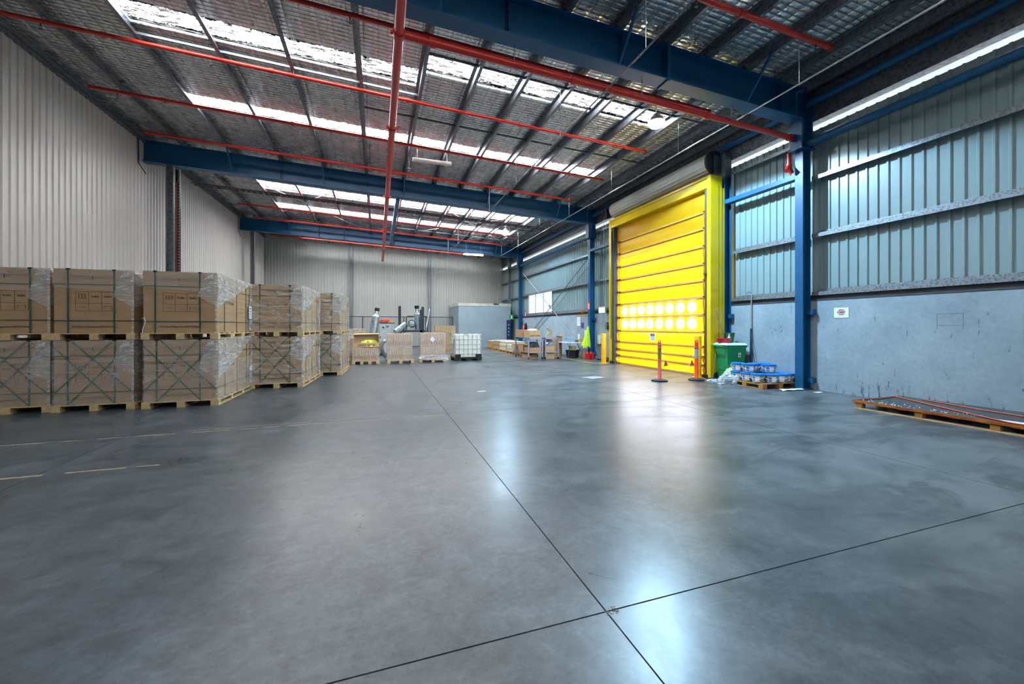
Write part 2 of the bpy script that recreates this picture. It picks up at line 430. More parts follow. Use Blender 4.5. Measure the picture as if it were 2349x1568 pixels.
# broken corner where two joints cross
mb = MB()
for k in range(26):
    a = random.uniform(-0.012, 0.075); b = random.uniform(-0.028, 0.024); r = random.uniform(0.004, 0.010)
    mb.cyl((1.14 + a, 1.84 + b, -0.005), (1.14 + a, 1.84 + b, 0.0015), r, r * 0.6, 5)
mb.obj('chipped_edge', simple('crumbled_concrete', (112, 104, 92), 0.95), floor)
M['worn_line'] = simple('worn_yellow_floor_paint', (140, 128, 104), 0.6, 0.0, 0.3, 9.0)
def worn_line(x0, x1, y, w):
    mb = MB(); x = x0
    while x < x1:
        L = random.uniform(0.10, 0.55); q = min(x + L, x1)
        j = random.uniform(-0.006, 0.006); ww = w * random.uniform(0.5, 1.0)
        mb.box(x, q, y + j - ww / 2, y + j + ww / 2, 0.0, 0.0008)
        x = q + random.uniform(0.0, 0.22)
    return mb
o = worn_line(-7.0, -2.25, 5.34, 0.05).obj('painted_line', M['worn_line'], floor)
o = worn_line(-6.8, 1.35, 6.82, 0.045).obj('painted_line', M['worn_line'], floor)
o = worn_line(-2.6, 0.9, 6.96, 0.03).obj('painted_line', M['worn_line'], floor)
M['line_y'] = simple('yellow_floor_line', (196, 164, 60), 0.55, 0.0, 0.2, 6.0)
MB().box(8.38, 8.48, 14.55, 20.5, 0.0, 0.001).box(8.38, 9.1, 14.5, 14.6, 0.0, 0.001).obj('painted_line', M['line_y'], floor)

# ceiling: foil blankets between the purlins, daylit sheets let into them, safety mesh below
PUR = [-7.58, -6.5, -4.98, -3.45, -1.96, -0.43, 1.0, 2.22, 3.36, 4.5, 5.64, 6.7, 7.8, 8.9, 9.75]
ceiling = thing('ceiling', 'low pitched roof lined with silver foil and lit by clear sheets', 'ceiling', kind='structure')
def slab_piece(xa, xb, ya, yb, dz, name, mat, th=0.02):
    za, zb = z_foil(xa) + dz, z_foil(xb) + dz
    mb = MB().add([(xa,ya,za),(xb,ya,zb),(xb,yb,zb),(xa,yb,za),(xa,ya,za+th),(xb,ya,zb+th),(xb,yb,zb+th),(xa,yb,za+th)],
                  [(0,3,2,1),(4,5,6,7),(0,1,5,4),(1,2,6,5),(2,3,7,6),(3,0,4,7)])
    return mb.obj(name, mat, ceiling)
edges = [XL - 0.1] + PUR[1:-1] + [10.1]
for xa, xb in zip(edges, edges[1:]):
    first = (9.85, 10.6) if xa < 0.9 else (9.15, 9.95)
    cuts = [(-10.3, -9.5), (-6.7, -5.9), (-0.5, 0.3), (3.2, 3.95), first, (13.35, 14.1), (20.3, 21.4), (23.6, 24.8), (29.9, 30.45)] if (xa > -5.1 and xb < 8.0) else []  # last strip is unseen behind the far rafter, added to light the end wall
    y = Y0 - 0.1
    for ya, yb in cuts:
        slab_piece(xa, xb, y, ya, 0, 'foil_sheet', M['foil'])
        slab_piece(xa, xb, ya, yb, 0.05, 'skylight_sheet', M['sky'])
        y = yb
    slab_piece(xa, xb, y, Y1 + 0.1, 0, 'foil_sheet', M['foil'])
mb = MB()
x = XL + 0.05
while x < 9.9:
    z = z_foil(x) - 0.012
    mb.box(x - 0.0016, x + 0.0016, 0.0, Y1, z - 0.0016, z + 0.0016); x += 0.30
y = 0.0
while y < Y1:
    mb.bar((XL, y, z_foil(XL) - 0.010), (9.95, y, z_foil(9.95) - 0.010), 0.003, 0.003); y += 0.12
o = mb.obj('safety_mesh', M['galv_dark'], ceiling); o['kind'] = 'stuff'

# corrugated wall sheets
def rib_profile(n, pitch, rw, top, h):
    pts = []
    for k in range(n):
        a = k * pitch
        s_ = (rw - top) / 2; f0 = (pitch - rw) / 2
        pts += [(a, 0), (a + f0, 0), (a + f0 + s_, h), (a + f0 + s_ + top, h), (a + f0 + rw, 0)]
    pts.append((n * pitch, 0)); return pts
def sheet_mesh(name, mat, n, pitch, rw, top, h, z0, z1, ztop2=None):
    # runs along local +x, ribs toward local -y, z0..z1 (z1 may slope to ztop2 at the far end)
    pts = rib_profile(n, pitch, rw, top, h); W = n * pitch; mb = MB()
    vs = []; 
    for p in pts:
        zt = z1 if ztop2 is None else z1 + (ztop2 - z1) * p[0] / W
        vs += [(p[0], -p[1], z0), (p[0], -p[1], zt)]
    fs = [(2*i, 2*i+2, 2*i+3, 2*i+1) for i in range(len(pts)-1)]
    return mb.add(vs, fs).mesh(name, mat)
wall_left = thing('wall_left', 'tall pale grey ribbed sheet wall behind the stacked cartons', 'wall', kind='structure')
wall_right = thing('wall_right', 'concrete dado and ribbed sheet wall with blue columns', 'wall', kind='structure')
wall_back = thing('wall_back', 'far grey ribbed sheet end wall behind the mesh fence', 'wall', kind='structure')
wall_front = thing('wall_front', 'plain end wall of the warehouse', 'wall', kind='structure')
me = sheet_mesh('cladding_sheet', M['clad_left'], 4, 0.205, 0.075, 0.04, 0.028, 0.0, 7.86)
y = Y0; 
while y < Y1 - 0.1:
    inst('cladding_sheet', me, wall_left, (XL, y, 0), math.pi / 2); y += 0.82
MB().box(XL - 0.12, XL - 0.005, Y0 - 0.1, Y1 + 0.1, 0, 8.2).obj('backing', M['clad_left'], wall_left)
# flashing cut out around the rafter ends
M['flash'] = simple('folded_flashing', (188, 184, 180), 0.45)
for yr in (17.02, 27.12):
    MB().box(XL + 0.03, XL + 0.045, yr - 0.34, yr - 0.16, 6.95, 7.85).obj('flashing', M['flash'], wall_left)
    MB().bar((XL + 0.05, yr - 0.36, 7.85), (XL + 0.05, yr - 0.34, 6.98), 0.02, 0.02).bar((XL + 0.05, yr - 0.34, 6.98), (XL + 0.05, yr + 0.1, 6.78), 0.02, 0.02).obj('sealant_edge', M['black'], wall_left)
MB().box(XL, XL + 0.10, Y0, Y1, 7.80, 7.86).obj('top_angle', M['galv_dark'], wall_left)

W = 17.6 / 22
for k in range(22):
    xa = XL + k * W
    inst('cladding_sheet', sheet_mesh('cladding_sheet', M['clad_back'], 4, W / 4, 0.05, 0.025, 0.026, 0.0, z_foil(xa) - 0.42, z_foil(xa + W) - 0.42), wall_back, (xa, Y1, 0))
MB().box(XL - 0.1, 10.1, Y1 + 0.005, Y1 + 0.12, 0, 8.1).obj('backing', M['clad_back'], wall_back)
mb = MB().add([(XL, Y1 - 0.04, z_foil(XL) - 0.45), (9.95, Y1 - 0.04, z_foil(9.95) - 0.45), (9.95, Y1 - 0.04, z_foil(9.95)), (XL, Y1 - 0.04, z_foil(XL))], [(0,1,2,3)])
mb.obj('top_flashing', M['flash'], wall_back)
MB().box(XL - 0.1, 10.1, Y0 - 0.12, Y0, 0, 8.1).obj('backing', M['clad_back'], wall_front)

# right wall: concrete dado panels, ribbed sheets above
DOOR = (9.42, 14.55)
for ya, yb in ((Y0, -3.2), (-3.2, 6.9), (6.9, DOOR[0]), (DOOR[1], 17.02), (17.02, 27.12), (27.12, Y1)):
    MB().box(XR, XR + 0.16, ya + 0.006, yb - 0.006, 0, 2.12).obj('concrete_panel', M['dado'], wall_right)
    MB().box(XR - 0.012, XR + 0.2, ya, yb, 2.12, 2.155).obj('cap_flashing', M['gunmetal'], wall_right)
    MB().box(XR + 0.10, XR + 0.2, ya, yb, 2.155, 2.26).obj('cap_flashing', M['gunmetal'], wall_right)
XC = 10.09
full = sheet_mesh('cladding_sheet', M['clad_right'], 4, 0.19, 0.062, 0.032, 0.028, 2.16, 6.27)
over = sheet_mesh('cladding_sheet', M['clad_right'], 4, 0.19, 0.062, 0.032, 0.028, 3.72, 6.27)
head = sheet_mesh('cladding_sheet', M['clad_right'], 4, 0.19, 0.062, 0.032, 0.028, 6.02, 6.27)
W = 0.76; y = Y0
while y < Y1 - 0.05:
    mid = y + W / 2
    me = head if DOOR[0] < mid < DOOR[1] else (over if 22.25 < mid < 26.3 else full)
    inst('cladding_sheet', me, wall_right, (XC, y + W, 0), -math.pi / 2)
    y += W
MB().box(9.93, 10.16, Y0, Y1, 6.42, 7.45).obj('eave_panel', M['galv_dark'], wall_right)
mb = MB().box(10.12, 10.16, Y0, DOOR[0], 0, 6.20).box(10.12, 10.16, DOOR[1], 22.25, 0, 6.20).box(10.12, 10.16, 22.25, 26.3, 0, 2.42).box(10.12, 10.16, 22.25, 26.3, 3.72, 6.2).box(10.12, 10.16, 26.3, Y1, 0, 6.2)
mb.box(10.12, 10.16, DOOR[0], DOOR[1], 6.0, 6.2)
mb.obj('backing', M['clad_right'], wall_right)
M['gutter'] = simple('white_eave_gutter', (232, 230, 226), 0.4)
MB().box(10.16, 10.60, Y0, Y1, 6.44, 6.48).box(10.60, 10.62, Y0, Y1, 6.40, 6.52).obj('eave_gutter', M['gutter'], wall_right)
# yard outside the door
g = MB().box(10.2, 60, -40, 70, -0.16, -0.10).obj('ground', simple('concrete_yard', (176, 172, 164), 0.9, 0, 0.2, 0.4, 0, True))
tag(g, 'concrete yard outside the roller door', 'ground', kind='structure')

# louvred window sheet
win = thing('window_1', 'bright louvred window high in the right wall between far columns', 'window', kind='structure')
M['pane'] = emit('daylit_louvre_pane', (0.92, 0.96, 1.0), 1.15)
n = 12; wz0, wz1 = 2.42, 3.70
for k in range(n):
    za = wz0 + (wz1 - wz0) * k / n
    MB().add([(10.10, 22.3, za), (10.10, 26.3, za), (10.06, 26.3, za + 0.094), (10.06, 22.3, za + 0.094), (10.105, 22.3, za), (10.105, 26.3, za), (10.065, 26.3, za + 0.094), (10.065, 22.3, za + 0.094)],
             [(0,1,2,3),(7,6,5,4),(0,4,5,1),(1,5,6,2),(2,6,7,3),(3,7,4,0)]).obj('pane', M['pane'], win)
for k in range(n): MB().box(10.045, 10.06, 22.3, 26.3, wz0 + (wz1 - wz0) * k / n - 0.008, wz0 + (wz1 - wz0) * k / n + 0.010).obj('louvre_edge', M['steel'], win)
for yy in (22.28, 23.65, 25.0, 26.32):
    MB().box(10.03, 10.10, yy - 0.02, yy + 0.02, wz0, wz1).obj('mullion', M['steel'], win)

# ---------------------------------------------------------------- steel frame
def i_beam(root, x0, x1, yc, zb, zt, bf=0.33, tf=0.022, tw=0.014):
    def strip(ya, yb, fa, fb, name):
        MB().add([(x0,ya,fa(x0)),(x1,ya,fa(x1)),(x1,yb,fa(x1)),(x0,yb,fa(x0)),(x0,ya,fb(x0)),(x1,ya,fb(x1)),(x1,yb,fb(x1)),(x0,yb,fb(x0))],
                 [(0,3,2,1),(4,5,6,7),(0,1,5,4),(1,2,6,5),(2,3,7,6),(3,0,4,7)]).obj(name, M['blue'], root)
    strip(yc - bf/2, yc + bf/2, zb, lambda x: zb(x) + tf, 'bottom_flange')
    strip(yc - bf/2, yc + bf/2, lambda x: zt(x) - tf, zt, 'top_flange')
    strip(yc - tw/2, yc + tw/2, lambda x: zb(x) + tf, lambda x: zt(x) - tf, 'web')
RAF_Y = [6.93, 17.02, 27.12]
RN = ['nearest', 'middle', 'farthest']
for k, yr in enumerate(RAF_Y):
    r = thing('steel_rafter', '%s deep blue steel rafter spanning the roof from wall to column' % RN[k], 'beam', (0, yr, 0), 0, 'blue roof rafters')
    i_beam(r, XL + 0.035, 9.495, 0, z_raf, z_pur)
    for xs in (-3.45, -0.43, 1.0 if k else 2.22, 4.6, 8.85):
        for sgn in (-1, 1):
            MB().box(xs - 0.006, xs + 0.006, min(sgn * 0.007, sgn * 0.15), max(sgn * 0.007, sgn * 0.15), z_raf(xs) + 0.022, z_pur(xs) - 0.022).obj('stiffener', M['blue'], r)
    for xs in (-4.98, -1.96, 1.0, 4.5, 7.8):
        for sgn in ((-1, 1) if k == 0 else (-1,)):
            MB().bar((xs, sgn * 0.14, z_raf(xs) + 0.03), (xs, sgn * 0.75, z_pur(xs) + 0.02), 0.045, 0.045).obj('fly_brace', M['blue'], r)
    # splice plates
    if k == 0: 
        MB().box(5.64, 5.70, -0.17, 0.17, z_raf(5.67) - 0.03, z_pur(5.67)).obj('splice_plate', M['blue'], r)

CN = ['nearest blue column, right of the yellow door', 'blue column between the yellow door and the far window bay', 'farthest blue column, beside the concrete room']
for k, yr in enumerate(RAF_Y):
    c_ = thing('steel_column', CN[k] + ', carrying a rafter', 'column', (0, yr, 0), 0, 'blue wall columns')
    MB().box(9.60, 9.625, -0.095, 0.095, 0, 5.74).obj('inner_flange', M['blue'], c_)
    MB().box(9.835, 9.86, -0.095, 0.095, 0, 5.74).obj('outer_flange', M['blue'], c_)
    MB().box(9.625, 9.835, -0.006, 0.006, 0, 5.74).obj('web', M['blue'], c_)
    MB().box(9.47, 9.92, -0.17, 0.17, 5.73, 5.76).obj('cap_plate', M['blue'], c_)
    MB().box(9.50, 9.53, -0.14, 0.14, 5.76, z_raf(9.5)).box(9.53, 9.88, -0.01, 0.01, 5.76, 7.12).box(9.85, 9.88, -0.14, 0.14, 5.76, 7.1).obj('haunch', M['blue'], c_)
    for zc in (0.23, 1.85):
        MB().box(9.74, 9.87, -0.22, -0.10, zc - 0.06, zc + 0.06).obj('fixing_bracket', M['blue'], c_)
    MB().box(9.56, 9.87, -0.14, 0.14, 0.0, 0.02).obj('base_plate', M['blue'], c_)
def post_col(name, label, x0, x1, y0, y1, z1, mat):
    c_ = thing(name, label, 'column', ((x0 + x1) / 2, (y0 + y1) / 2, 0))
    dx, dy = (x1 - x0) / 2, (y1 - y0) / 2
    MB().box(-dx, -dx + 0.016, -dy, dy, 0, z1).obj('flange', mat, c_)
    MB().box(dx - 0.016, dx, -dy, dy, 0, z1).obj('flange', mat, c_)
    MB().box(-dx + 0.016, dx - 0.016, -0.006, 0.006, 0, z1).obj('web', mat, c_)
    return c_
c_ = post_col('door_column', 'slim blue column along the right side of the yellow door', 9.62, 9.87, 9.12, 9.32, 5.9, M['blue'])
MB().box(-0.10, 0.13, -0.1, 0.1, 5.9, 6.62).obj('drum_bracket', M['gunmetal'], c_)
MB().box(0.0, 0.10, -0.22, -0.10, 1.75, 1.87).obj('fixing_bracket', M['blue'], c_)
c_ = post_col('door_column', 'slim blue column along the left side of the yellow door', 9.62, 9.87, 14.62, 14.80, 5.9, M['blue'])
for yr, lab, x in ((17.02, 'dark galvanised column against the left wall under the middle rafter', -6.86), (27.12, 'dark galvanised column against the left wall under the farthest rafter', -6.98)):
    post_col('wall_column', lab, x - 0.1, x + 0.1, yr - 0.1, yr + 0.1, z_raf(x + 0.1) - 0.002, M['galv_dark'])
# cable tray up the first left column
t = thing('cable_tray', 'upright perforated cable tray beside the left wall column', 'cable tray', (-6.64, 17.0, 0))
MB().box(-0.06, 0.06, 0.05, 0.07, 0, 7.0).box(-0.06, -0.05, -0.05, 0.05, 0, 7.0).box(0.05, 0.06, -0.05, 0.05, 0, 7.0).obj('channel', simple('dark_tray', (58, 46, 50), 0.5), t)
for k in range(60):
    MB().box(0.02, 0.045, -0.045, 0.05, 1.0 + k * 0.1, 1.045 + k * 0.1).obj('rung', M['steel'], t)
MB().tube([(-0.03, -0.02, 0), (-0.03, -0.02, 6.5), (0.05, 0.1, 6.9)], 0.018, 6).obj('cable', simple('red_cable', (150, 40, 40), 0.5), t)
for x, lab in ((-1.92, 'galvanised end wall post left of the hanging pipe end'), (3.89, 'galvanised end wall post above the white tank')):
    c_ = post_col('end_wall_post', lab, x - 0.1, x + 0.1, Y1 - 0.26, Y1 - 0.03, z_foil(x) - 0.25, M['galv'])
c_ = post_col('end_wall_post', 'galvanised post on the right wall past the farthest blue column', 9.62, 9.85, 29.55, 29.75, 7.1, M['galv'])

# purlins
for k, x in enumerate(PUR):
    zt = z_foil(x) - 0.02; zb = zt - 0.20
    s_ = 1
    mb = MB().box(x - 0.0035, x + 0.0035, Y0, Y1 - 0.05, zb, zt).box(x, x + s_ * 0.075, Y0, Y1 - 0.05, zb, zb + 0.006).box(x - s_ * 0.075, x, Y0, Y1 - 0.05, zt - 0.006, zt).box(x + s_ * 0.069, x + s_ * 0.075, Y0, Y1 - 0.05, zb, zb + 0.02)
    p = thing('purlin', 'galvanised roof purlin running the length of the roof, %s from the left wall' % ORD[k], 'purlin', (0, 0, 0), 0, 'roof purlins')
    mb.obj('z_section', M['purlin'], p)
    for yr in RAF_Y:
        MB().box(x - 0.06, x - 0.004, yr - 0.08, yr + 0.08, z_pur(x), zb + 0.12).obj('cleat', M['blue'], p)
# bridging rods across the purlins
for k, (yy, xa, xb) in enumerate(((11.95, -0.4, 8.9), (9.05, 1.0, 8.9), (10.78, -4.98, 1.0), (22.6, 0.9, 8.9), (25.6, 0.9, 7.8), (8.95, -7.6, -4.98))):
    b = MB(); z = lambda x: z_pur(x) + 0.10
    b.bar((xa, yy, z(xa)), (xb, yy, z(xb)), 0.03, 0.05)
    o = b.obj('bridging_bar', M['galv'] if k in (2, 4) else M['galv_dark'])
    tag(o, ['dark bridging bar between purlins past the first skylight strip', 'dark bridging bar along the near edge of the first skylight strip', 'pale bridging bar along the far edge of the first skylight strip', 'dark bridging bar between the two far skylight strips', 'pale bridging bar behind the farthest skylight strip', 'dark bridging bar at the top left corner of the roof'][k], 'bridging bar', 'purlin bridging bars')

# girts and struts on the right wall
BAYS = [(-3.2, 6.83, 'the near bay'), (7.03, 9.12, 'the short bay right of the door'), (14.8, 16.92, 'the short bay left of the door'), (17.12, 27.02, 'the window bay'), (27.22, 32.3, 'the farthest bay')]
for ya, yb, bn in BAYS:
    for zz, nm in ((2.33, 'lowest'), (3.72, 'second'), (5.10, 'third'), (6.06, 'top')):
        if 'short' in bn and nm in ('third',):
            mb = MB().box(9.60, 9.80, ya, yb, 5.08, 5.20)
            o = mb.obj('wall_beam', M['blue']); tag(o, 'bright blue beam across %s' % bn, 'beam', 'blue wall beams'); continue
        g = MB().box(9.89, 10.055, ya, yb, zz - 0.003, zz + 0.003)
        g.box(9.89, 9.896, ya, yb, zz - 0.085, zz).box(10.05, 10.055, ya, yb, zz, zz + 0.075).box(9.896, 9.915, ya, yb, zz - 0.085, zz - 0.08)
        o = g.obj('wall_girt', M['galv']); tag(o, '%s galvanised wall girt in %s' % (nm, bn), 'girt', 'wall girts')
for ya, yb, bn in (BAYS[0], BAYS[3]):
    o = MB().cyl((9.72, ya, 5.86), (9.72, yb, 5.86), 0.085, n=20).obj('strut_tube', M['blue'], smooth=True)
    tag(o, 'lower blue strut tube along the wall of %s' % bn, 'strut', 'blue strut tubes')
for ya, yb, bn in ((-3.2, 6.83, 'the near bay'), (7.03, 16.9, 'the yellow door bay'), (17.12, 27.02, 'the window bay')):
    o = MB().cyl((9.74, ya, 6.80), (9.74, yb, 6.80), 0.085, n=20).obj('strut_tube', M['blue'], smooth=True)
    tag(o, 'upper blue strut tube under the eave of %s' % bn, 'strut', 'blue strut tubes')
o = MB().box(0.70, 0.86, 17.2, 26.95, 6.72, 6.95).obj('roof_strut', M['blue']); tag(o, 'blue strut running between the middle and farthest rafters', 'strut')
# wall and roof cross bracing in the window bay
for k, (p, q, lab) in enumerate((((9.80, 17.2, 5.0), (9.80, 26.9, 0.25), 'dark steel brace rod falling away from the blue column'),
                              ((9.84, 17.2, 4.6), (9.84, 26.6, 0.1), 'thin steel brace rod beside the dark brace rod'),
                              ((9.82, 26.9, 5.35), (9.82, 17.5, 0.15), 'pale steel brace rod falling toward the folding table'))):
    b = thing('brace_rod', lab, 'brace', (0, 0, 0), 0, 'cross bracing rods')
    MB().cyl(p, q, 0.018 if k != 1 else 0.010, n=8).obj('rod', M['gunmetal'] if k != 2 else M['steel'], b)
    m_ = (Vector(p) + Vector(q)) * 0.5
    MB().box(m_.x - 0.03, m_.x + 0.03, m_.y - 0.06, m_.y + 0.06, m_.z - 0.06, m_.z + 0.06).obj('turnbuckle', M['steel'], b)
RB = (((-6.4, 17.2), (-0.5, 26.9), 'roof brace angle rising from the left column'), ((-0.5, 17.2), (-6.4, 26.9), 'roof brace angle crossing toward the left wall'),
      ((1.0, 17.2), (8.9, 26.9), 'roof brace angle crossing toward the right wall'), ((8.9, 17.2), (1.0, 26.9), 'roof brace angle crossing from the right column'))
for (xa, ya), (xb, yb), lab in RB:
    o = MB().bar((xa, ya, z_pur(xa) - 0.06), (xb, yb, z_pur(xb) - 0.06), 0.05, 0.012).obj('roof_brace', M['steel']); tag(o, lab, 'brace', 'roof bracing angles')

# ================================================================ doors
# yellow rapid door
door = thing('door_1', 'tall yellow fabric rapid door with two rows of round windows', 'door', kind='structure')
DX = 9.10; YA, YB = 9.12, 14.47; ZT = 5.90
for ya, yb in ((YA, YA + 0.14), (YB - 0.14, YB)):
    MB().box(DX, DX + 0.42, ya, yb, 0.0, ZT - 0.002).obj('post', M['yellow'], door)
MB().box(DX + 0.30, DX + 0.305, YA - 0.004, YA, 0.0, 5.6).obj('cover_seam', M['black'], door)
MB().box(DX + 0.42, DX + 0.52, YA + 0.01, YA + 0.14, 0, 5.55).obj('cover_plate', M['yellow'], door)
MB().box(DX + 0.02, DX + 0.42, YA + 0.14, YB - 0.14, ZT - 0.34, ZT).obj('lintel', M['yellow'], door)
MB().box(DX + 0.004, DX + 0.02, YA + 0.16, YB - 0.16, ZT - 0.075, ZT - 0.06).obj('lintel_seam', M['tan'], door)
MB().box(DX - 0.004, DX + 0.42, YA - 0.01, YA + 0.14, ZT - 0.002, ZT + 0.012).obj('post_cap', M['gunmetal'], door)
for ya, yb in ((YA + 0.14, YA + 0.27), (YB - 0.27, YB - 0.14)):
    MB().box(DX + 0.05, DX + 0.32, ya, yb, 0, ZT - 0.34).obj('guide_rail', M['gunmetal'], door)
CX_ = 9.33; ca, cb = YA + 0.30, YB - 0.30
zs = [5.60, 4.94, 4.45, 3.92, 3.40, 2.90, 2.40, 1.87, 1.35, 0.91, 0.60, 0.35, 0.03]
for k, (zt, zb) in enumerate(zip(zs, zs[1:])):
    bulge = 0.03 if k < 8 else 0.09
    def fn(u, v, zt=zt, zb=zb, bulge=bulge):
        y = ca + (cb - ca) * u
        return (CX_ - bulge * math.sin(math.pi * v) * (0.8 + 0.3 * math.sin(7 * u + zt * 3)), y, zb + (zt - zb) * v)
    MB().grid(fn, 10, 6).obj('curtain_panel', M['curtain'], door, smooth=True)
    h = 0.062 if k < 8 else 0.04
    if k > 0: MB().prism([(CX_ - 0.004, zt + h * 0.6), (CX_ - (0.05 if k < 9 else 0.085), zt + h * 0.25), (CX_ - (0.06 if k < 9 else 0.095), zt - h * 0.5), (CX_ - 0.004, zt - h)], 'y', ca, cb).obj('rib_pocket', M['tan'], door)
MB().box(CX_ - 0.05, CX_ + 0.02, ca, cb, 0.005, 0.06).obj('bottom_bar', M['tan'], door)
for zc in (2.12, 1.60):
    for k in range(8):
        yc = 10.06 + k * 0.511
        MB().cyl((CX_ - 0.055, yc, zc), (CX_ - 0.045, yc, zc), 0.172, n=28).obj('vision_window', M['vision'], door)
M['ostrap'] = simple('orange_strap', (214, 120, 22), 0.5)
M['dstrap'] = simple('dark_red_strap', (92, 44, 24), 0.5)
for y, mat, w in ((ca + 0.10, M['ostrap'], 0.03), (ca + 0.02, M['dstrap'], 0.02), (cb - 0.06, M['dstrap'], 0.018), (cb - 0.15, M['ostrap'], 0.025), (cb - 0.24, M['dstrap'], 0.016)):
    pts = []
    for k, z in enumerate(zs[1:]):
        pts += [(CX_ - 0.07, y + random.uniform(-0.02, 0.02), z + 0.02), (CX_ - 0.09, y + random.uniform(-0.03, 0.03), z - 0.12)]
    MB().tube(pts, w / 2, 6).obj('strap', mat, door)
    for z in zs[1:-1]:
        MB().box(CX_ - 0.10, CX_ - 0.05, y - 0.035, y + 0.035, z - 0.012, z + 0.018).obj('buckle', M['dstrap'], door)
for yy in (YA + 0.2, YB - 0.2):
    MB().box(DX - 0.03, DX + 0.05, yy - 0.1, yy + 0.1, 0, 0.1).obj('foot_bracket', M['black'], door)
MB().cyl((DX - 0.03, YA + 0.20, 3.05), (DX + 0.06, YA + 0.20, 3.05), 0.045, n=12).obj('sensor', M['gunmetal'], door)
MB().tube([(DX - 0.02, YB - 0.19, 1.0), (DX - 0.02, YB - 0.2, 2.2), (DX - 0.02, YB - 0.18, 3.0), (DX + 0.02, YB - 0.18, 5.4)], 0.015, 6).obj('cable', M['black'], door)
# roller shutter behind it, unseen lower slats let down to shade the curtain top
sh_ = thing('door_2', 'grey steel roller shutter partly lowered from a drum above the yellow door', 'door', kind='structure')
DZ, DXc, DR = 6.38, 9.50, 0.31
mb = MB(); n = 36; prof = []
for i in range(n * 2):
    t = 2 * math.pi * i / (n * 2); r = DR + (0.012 if i % 4 < 2 else 0.0)
    prof.append((DXc + r * math.cos(t), DZ + r * math.sin(t)))
mb.prism(prof, 'y', 9.42, 14.60); mb.obj('drum', M['slat'], sh_)
for k in range(20):
    zt = DZ - 0.1 - k * 0.09
    MB().add([(9.735, 9.42, zt), (9.735, 14.6, zt), (9.725, 14.6, zt - 0.05), (9.725, 9.42, zt - 0.05), (9.745, 9.42, zt - 0.086), (9.745, 14.6, zt - 0.086),
              (9.76, 9.42, zt), (9.76, 14.6, zt), (9.76, 14.6, zt - 0.086), (9.76, 9.42, zt - 0.086)],
             [(0,1,2,3),(3,2,5,4),(6,9,8,7),(0,6,7,1),(4,5,8,9),(0,3,4,9,6),(1,7,8,5,2)]).obj('slat', M['slat'], sh_)
MB().cyl((DXc, 9.34, DZ), (DXc, 9.42, DZ), DR + 0.03, n=28).obj('end_disc', M['black'], sh_)
MB().cyl((DXc, 14.60, DZ), (DXc, 14.66, DZ), DR * 0.9, n=28).obj('end_disc', M['black'], sh_)
MB().box(DXc - 0.08, 9.84, 9.30, 9.335, DZ - 0.34, DZ + 0.2).obj('end_plate', M['gunmetal'], sh_)
MB().box(DXc - 0.2, DXc + 0.1, 14.95, 15.3, DZ - 0.15, DZ + 0.15).cyl((DXc - 0.15, 15.1, DZ - 0.2), (DXc - 0.15, 15.1, DZ + 0.22), 0.08).obj('motor', M['black'], sh_)
MB().tube([(DXc - 0.2, 15.0, DZ - 0.1), (DXc - 0.2, 15.05, 3.0), (DXc - 0.2, 15.0, 1.2)], 0.008, 5).tube([(DXc - 0.2, 15.2, DZ - 0.1), (DXc - 0.2, 15.18, 3.0), (DXc - 0.2, 15.0, 1.2)], 0.008, 5).obj('hand_chain', M['steel'], sh_)

# ================================================================ sprinkler pipes
def sprinkler_head(me_cache={}):
    if 'm' not in me_cache:
        me_cache['m'] = MB().cyl((0,0,0), (0,0,-0.05), 0.014, n=8).cyl((0,0,-0.115), (0,0,-0.12), 0.03, n=10).bar((-0.02,0,-0.05), (-0.012,0,-0.115), 0.006, 0.006).bar((0.02,0,-0.05), (0.012,0,-0.115), 0.006, 0.006).mesh('sprinkler_head', M['gunmetal'])
    return me_cache['m']
BR = [(5.52, 4.6, 8.5, 0.055), (8.18, -6.9, 8.1, 0.048), (10.7, -7.07, 8.05, 0.045), (13.28, -7.1, 8.05, 0.045), (15.82, -7.05, 8.05, 0.045), (18.4, -6.9, 8.0, 0.045),
      (20.9, -6.9, 8.0, 0.045), (23.4, -6.7, 8.0, 0.045), (26.0, -6.7, 8.0, 0.045), (30.7, -6.9, 7.3, 0.045)]
BL = ['short red sprinkler pipe in front of the nearest rafter', 'red sprinkler pipe just behind the nearest rafter', 'red sprinkler pipe running below the first skylight strip', 'red sprinkler pipe crossing the second skylight strip',
      'red sprinkler pipe just in front of the middle rafter', 'red sprinkler pipe just behind the middle rafter', 'red sprinkler pipe along the third skylight strip', 'red sprinkler pipe along the farthest skylight strip',
      'red sprinkler pipe just in front of the farthest rafter', 'red sprinkler pipe along the top of the end wall']
